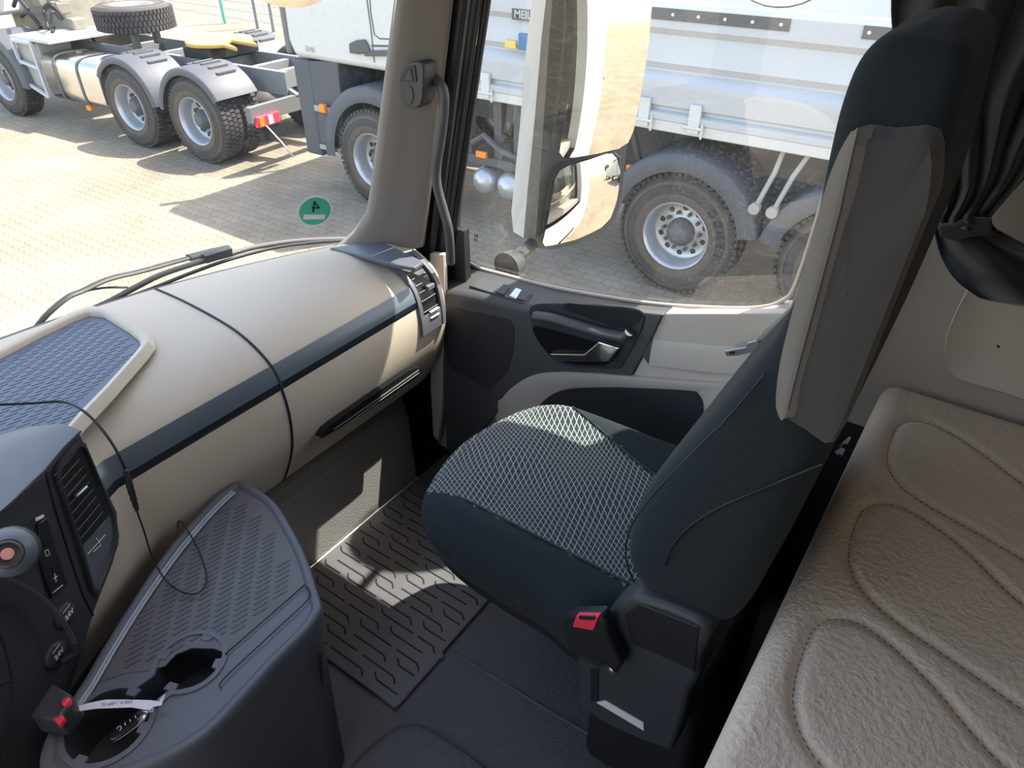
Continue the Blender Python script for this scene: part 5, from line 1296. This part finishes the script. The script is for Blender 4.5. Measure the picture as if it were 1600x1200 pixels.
# --- three-axle tractor unit chassis ahead
trc = thing('tractor_truck', 'three-axle tractor truck with bare rear chassis, spare wheel and fifth wheel', 'truck', (5.33, 8.62, GZ), 0.062)
for y in (0, 1.33, 4.50): add_wheel(trc, 0.0, y)
for y in (0, 1.33, 4.50): add_wheel(trc, 2.45, y, flip=True)
for y in (0, 1.33): add_wheel(trc, 0.33, y, full=False); add_wheel(trc, 2.12, y, flip=True, full=False)
m = MB()
for x in (0.80, 1.62): m.box(x, x + 0.07, -0.85, 5.2, 0.78, 1.06)
for y in (-0.6, -0.1, 0.65, 1.8, 2.7): m.box(0.85, 1.65, y, y + 0.10, 0.80, 1.02)
m.build('chassis_frame', 'post_grey', trc)
m = MB(); m.tube([(0.3, 0, 0.53), (2.1, 0, 0.53)], 0.09, 12); m.tube([(0.3, 1.33, 0.53), (2.1, 1.33, 0.53)], 0.09, 12); m.lathe([(0.02, 0.9), (0.2, 1.0), (0.22, 1.2), (0.2, 1.4), (0.02, 1.5)], (0, 0, 0.55), 'x', 20); m.lathe([(0.02, 0.9), (0.2, 1.0), (0.22, 1.2), (0.2, 1.4), (0.02, 1.5)], (0, 1.33, 0.55), 'x', 20); m.build('axles', 'chassis', trc, smooth=True)
for y in (0, 1.33):
    for x0 in (-0.06, 1.83):
        m = MB(); arc_fender(m, y, 0.53, 0.64, x0, x0 + 0.64, 8 if y == 0 else 35, 172 if y else 150, lip=0.07); fd = m.build('rear_fender', 'fender', trc, smooth=True, fix=False)
        m = MB()
        for k in range(7):
            a = math.radians(60 + k * 12); c = Vector((x0 + 0.40, y + 0.648 * math.cos(math.pi - a), 0.53 + 0.648 * math.sin(a)))
            m.box(c.x - 0.14, c.x + 0.14, c.y - 0.022, c.y + 0.022, c.z - 0.012, c.z + 0.012)
        m.build('fender_ribs', 'chassis', fd)
m = MB(); m.lathe([(0.0005, 0), (0.20, 0.0), (0.2, 0.0)], (0, 0, 0), 'y', 4) if False else None
rows = []
for y in (1.98, 2.0, 3.30, 3.32):
    k = 0.94 if y in (1.98, 3.32) else 1.0; r_ = []
    for t in range(40):
        a = 2 * math.pi * t / 40; c, s = math.cos(a), math.sin(a)
        r_.append((0.36 + 0.34 * k * math.copysign(abs(c) ** 0.45, c), y, 0.70 + 0.32 * k * math.copysign(abs(s) ** 0.45, s)))
    rows.append(r_)
m = MB(); m.grid(rows, closed=True); m.add(rows[0], [tuple(range(40))]); m.add(rows[-1], [tuple(range(40))]); tk = m.build('fuel_tank', 'alu', trc, smooth=True)
for y in (2.42, 2.98):
    m = MB(); m.grid([[(0.36 + 0.347 * math.copysign(abs(math.cos(a)) ** 0.45, math.cos(a)), yy, 0.70 + 0.327 * math.copysign(abs(math.sin(a)) ** 0.45, math.sin(a))) for a in [2 * math.pi * t / 40 for t in range(40)]] for yy in (y - 0.03, y + 0.03)], closed=True); m.build('tank_strap', 'chassis', tk, fix=False)
m = MB(); m.lathe([(0.05, 1.0), (0.05, 1.05), (0.0005, 1.05)], (0.3, 2.7, 0), 'z', 16); m.build('tank_cap', 'chassis', tk, smooth=True)
m = MB(); m.box(0.03, 0.07, 2.4, 2.5, 0.34, 0.40); m.build('marker_lamp', 'amber', trc)
m = MB(); m.box(0.05, 1.75, 2.95, 3.95, 1.16, 1.20); m.build('catwalk', 'white_body', trc)
m = MB(); m.box(0.10, 0.6, 3.38, 3.95, 0.45, 1.14); m.build('battery_box', 'chassis_light', trc, bevel=0.02)
m = MB()
for a, b in (((0.04, 3.42, 0.40), (0.04, 3.42, 1.14)), ((0.04, 3.90, 0.55), (0.04, 3.90, 1.14)), ((0.04, 3.42, 1.14), (0.04, 3.90, 1.14)), ((0.04, 3.42, 0.80), (0.04, 3.90, 0.86)), ((0.04, 3.42, 0.40), (0.04, 3.90, 0.55))): m.bar(a, b, 0.04, 0.04)
m.build('side_steps', 'white_body', trc)
sw_ = add_wheel(trc, 1.0, 2.25, 1.58, tilt=(0, math.pi / 2, 0))
m = MB(); m.box(0.75, 0.82, 2.0, 2.1, 1.05, 1.40); m.box(1.3, 1.37, 2.3, 2.4, 1.05, 1.40); m.box(0.75, 1.37, 2.0, 2.4, 1.36, 1.40); m.build('spare_carrier', 'chassis', trc)
# fifth wheel plate: horseshoe
q = []
for k in range(25):
    a = math.radians(lerp(-60, 240, k / 24)); q.append((1.22 + 0.46 * math.cos(a), 0.80 + 0.42 * math.sin(a), 1.20))
q += [(1.05, 0.25, 1.16), (1.16, 0.62, 1.20), (1.28, 0.62, 1.20), (1.40, 0.25, 1.16)]
m = MB(); m.prism(q, (0, 0, 0.05)); fwp = m.build('coupling_plate', 'grease', trc, bevel=0.01)
m = MB(); m.box(0.80, 1.66, 0.55, 1.05, 1.06, 1.19); m.build('coupling_mount', 'black', trc)
m = MB(); m.box(0.05, 2.4, -0.98, -0.90, 0.62, 0.80); m.bar((0.85, -0.3, 0.95), (0.85, -0.95, 0.70), 0.06, 0.22); m.build('rear_crossbar', 'fender_light', trc)
for x in (0.10, 2.0):
    m = MB(); m.box(x, x + 0.36, -1.02, -0.96, 0.56, 0.69); tl_ = m.build('tail_lamp', 'red_plastic', trc, bevel=0.01)
    m = MB(); m.box(x + 0.03, x + 0.10, -1.03, -1.015, 0.575, 0.675); m.build('turn_segment', 'amber', tl_)
    m = MB(); m.box(x + 0.17, x + 0.24, -1.03, -1.015, 0.575, 0.675); m.build('reverse_segment', 'white_ink', tl_)
m = MB(); m.box(0.14, 0.62, -1.0, -0.98, 0.38, 0.54); m.build('plate_holder', 'black', trc)
m = MB(); m.tube([(0.22, -1.0, 0.58), (0.34, -1.1, 0.35), (0.45, -1.15, 0.14)], 0.02, 8, flat=0.5); m.build('loose_strap', 'white_body', trc, smooth=True)
m = MB()
for k in range(14): # engine and gearbox clutter behind the cab
    x, y, z = random.uniform(0.55, 1.9), random.uniform(3.3, 4.9), random.uniform(1.15, 1.75); s = random.uniform(0.08, 0.20); m.box(x, x + s * 1.3, y, y + s, z, z + s)
m.box(0.8, 1.6, 3.7, 5.2, 1.0, 1.6); eng = m.build('engine_block', 'engine', trc, bevel=0.03)
m = MB()
for k in range(16):
    a = Vector((random.uniform(0.4, 1.8), random.uniform(3.2, 4.8), random.uniform(1.2, 2.0))); b = a + Vector((random.uniform(-.3, .3), random.uniform(-.5, .5), random.uniform(-.4, .2))); m.tube(spline([a, a.lerp(b, .5) + Vector((0, 0, .12)), b], 5), random.uniform(0.015, 0.04), 8)
m.build('hoses', 'black', trc, smooth=True)
m = MB(); m.box(0.03, 2.4, 4.75, 6.3, 1.35, 3.2); m.build('cab', 'white_paint', trc, bevel=0.06)
m = MB(); arc_fender(m, 4.50, 0.53, 0.68, -0.02, 0.6, -5, 185, lip=0.14); m.build('front_fender', 'fender', trc, smooth=True, fix=False)

# --- fence behind
fence = anchored('mesh_fence', 'pale wire mesh fence on green and grey posts behind the trucks', 'fence', (13, 16, GZ))
m = MB()
A_, B2 = Vector((13.4, 24, GZ)), Vector((12.3, 4, GZ)); L = (B2 - A_).length; d = (B2 - A_).normalized()
for z in [0.1 + 0.2 * k for k in range(10)]: m.tube([A_ + Vector((0, 0, z)), B2 + Vector((0, 0, z))], 0.006, 4)
k = 0.0
while k < L: p = A_ + d * k; m.tube([p + Vector((0, 0, 0.05)), p + Vector((0, 0, 1.95))], 0.005, 4); k += 0.10
m.build('wire_mesh', 'post_grey', fence)
for (u, v), mt in (((352, 37), 'post_green'), ((403, 45), 'post_grey'), ((428, 50), 'post_grey')):
    p = at(u, v, 'z', GZ); m = MB(); m.tube([p, p + Vector((0, 0, 2.1))], 0.045, 10); m.build('fence_post', mt, fence, smooth=True)

# things only the mirrors show: parked trucks and trees far behind
for i, (x, y, rz) in enumerate(((7.0, -14.0, 0.0), (7.4, -26.0, 0.0))):
    t = thing('parked_truck', ('white box truck parked behind, seen only in the mirrors', 'farther white box truck parked behind, seen only in the mirrors')[i], 'truck', (x, y, GZ), rz)
    m = MB(); m.box(0, 2.4, -3, 2.5, 1.0, 3.6); m.build('box_body', 'white_body', t, bevel=0.05)
    m = MB(); m.box(0.02, 2.38, 2.7, 4.6, 0.7, 3.2); m.build('cab', 'white_paint', t, bevel=0.15)
    m = MB(); m.box(0.7, 1.7, -3, 4.4, 0.6, 1.0); m.build('chassis_frame', 'chassis', t)
    for yy in (-1.5, 3.6):
        add_wheel(t, 0, yy, full=False); add_wheel(t, 2.4, yy, full=False, flip=True)
for i, (x, y, s) in enumerate(((15, -62, 3.6), (26, -66, 4.4), (37, -60, 4.0))):
    t = thing('tree', ('tree at the far end of the yard, nearest the truck side', 'tallest tree at the far end of the yard', 'outermost tree at the far end of the yard')[i], 'tree', (x, y, GZ), 0, 'trees far behind')
    m = MB(); m.tube([(0, 0, 0), (0.1, 0, 2), (0, 0, 3.5)], [0.25, 0.2, 0.1], 10); m.build('trunk', 'engine', t, smooth=True)
    m = MB(); rows = [[(Vector((math.sin(a) * math.cos(b), math.sin(a) * math.sin(b), math.cos(a))) * s * (0.8 + 0.3 * noise.noise(Vector((math.sin(a) * math.cos(b) * 3, math.sin(a) * math.sin(b) * 3, math.cos(a) * 3 + i * 5)))) + Vector((0, 0, 3 + s * 0.7))) for b in [2 * math.pi * k / 24 for k in range(24)]] for a in [0.02 + math.pi * 0.98 * k / 16 for k in range(17)]]
    m.grid(rows, closed=True); m.build('crown', 'foliage', t, smooth=True, fix=False)

settle()
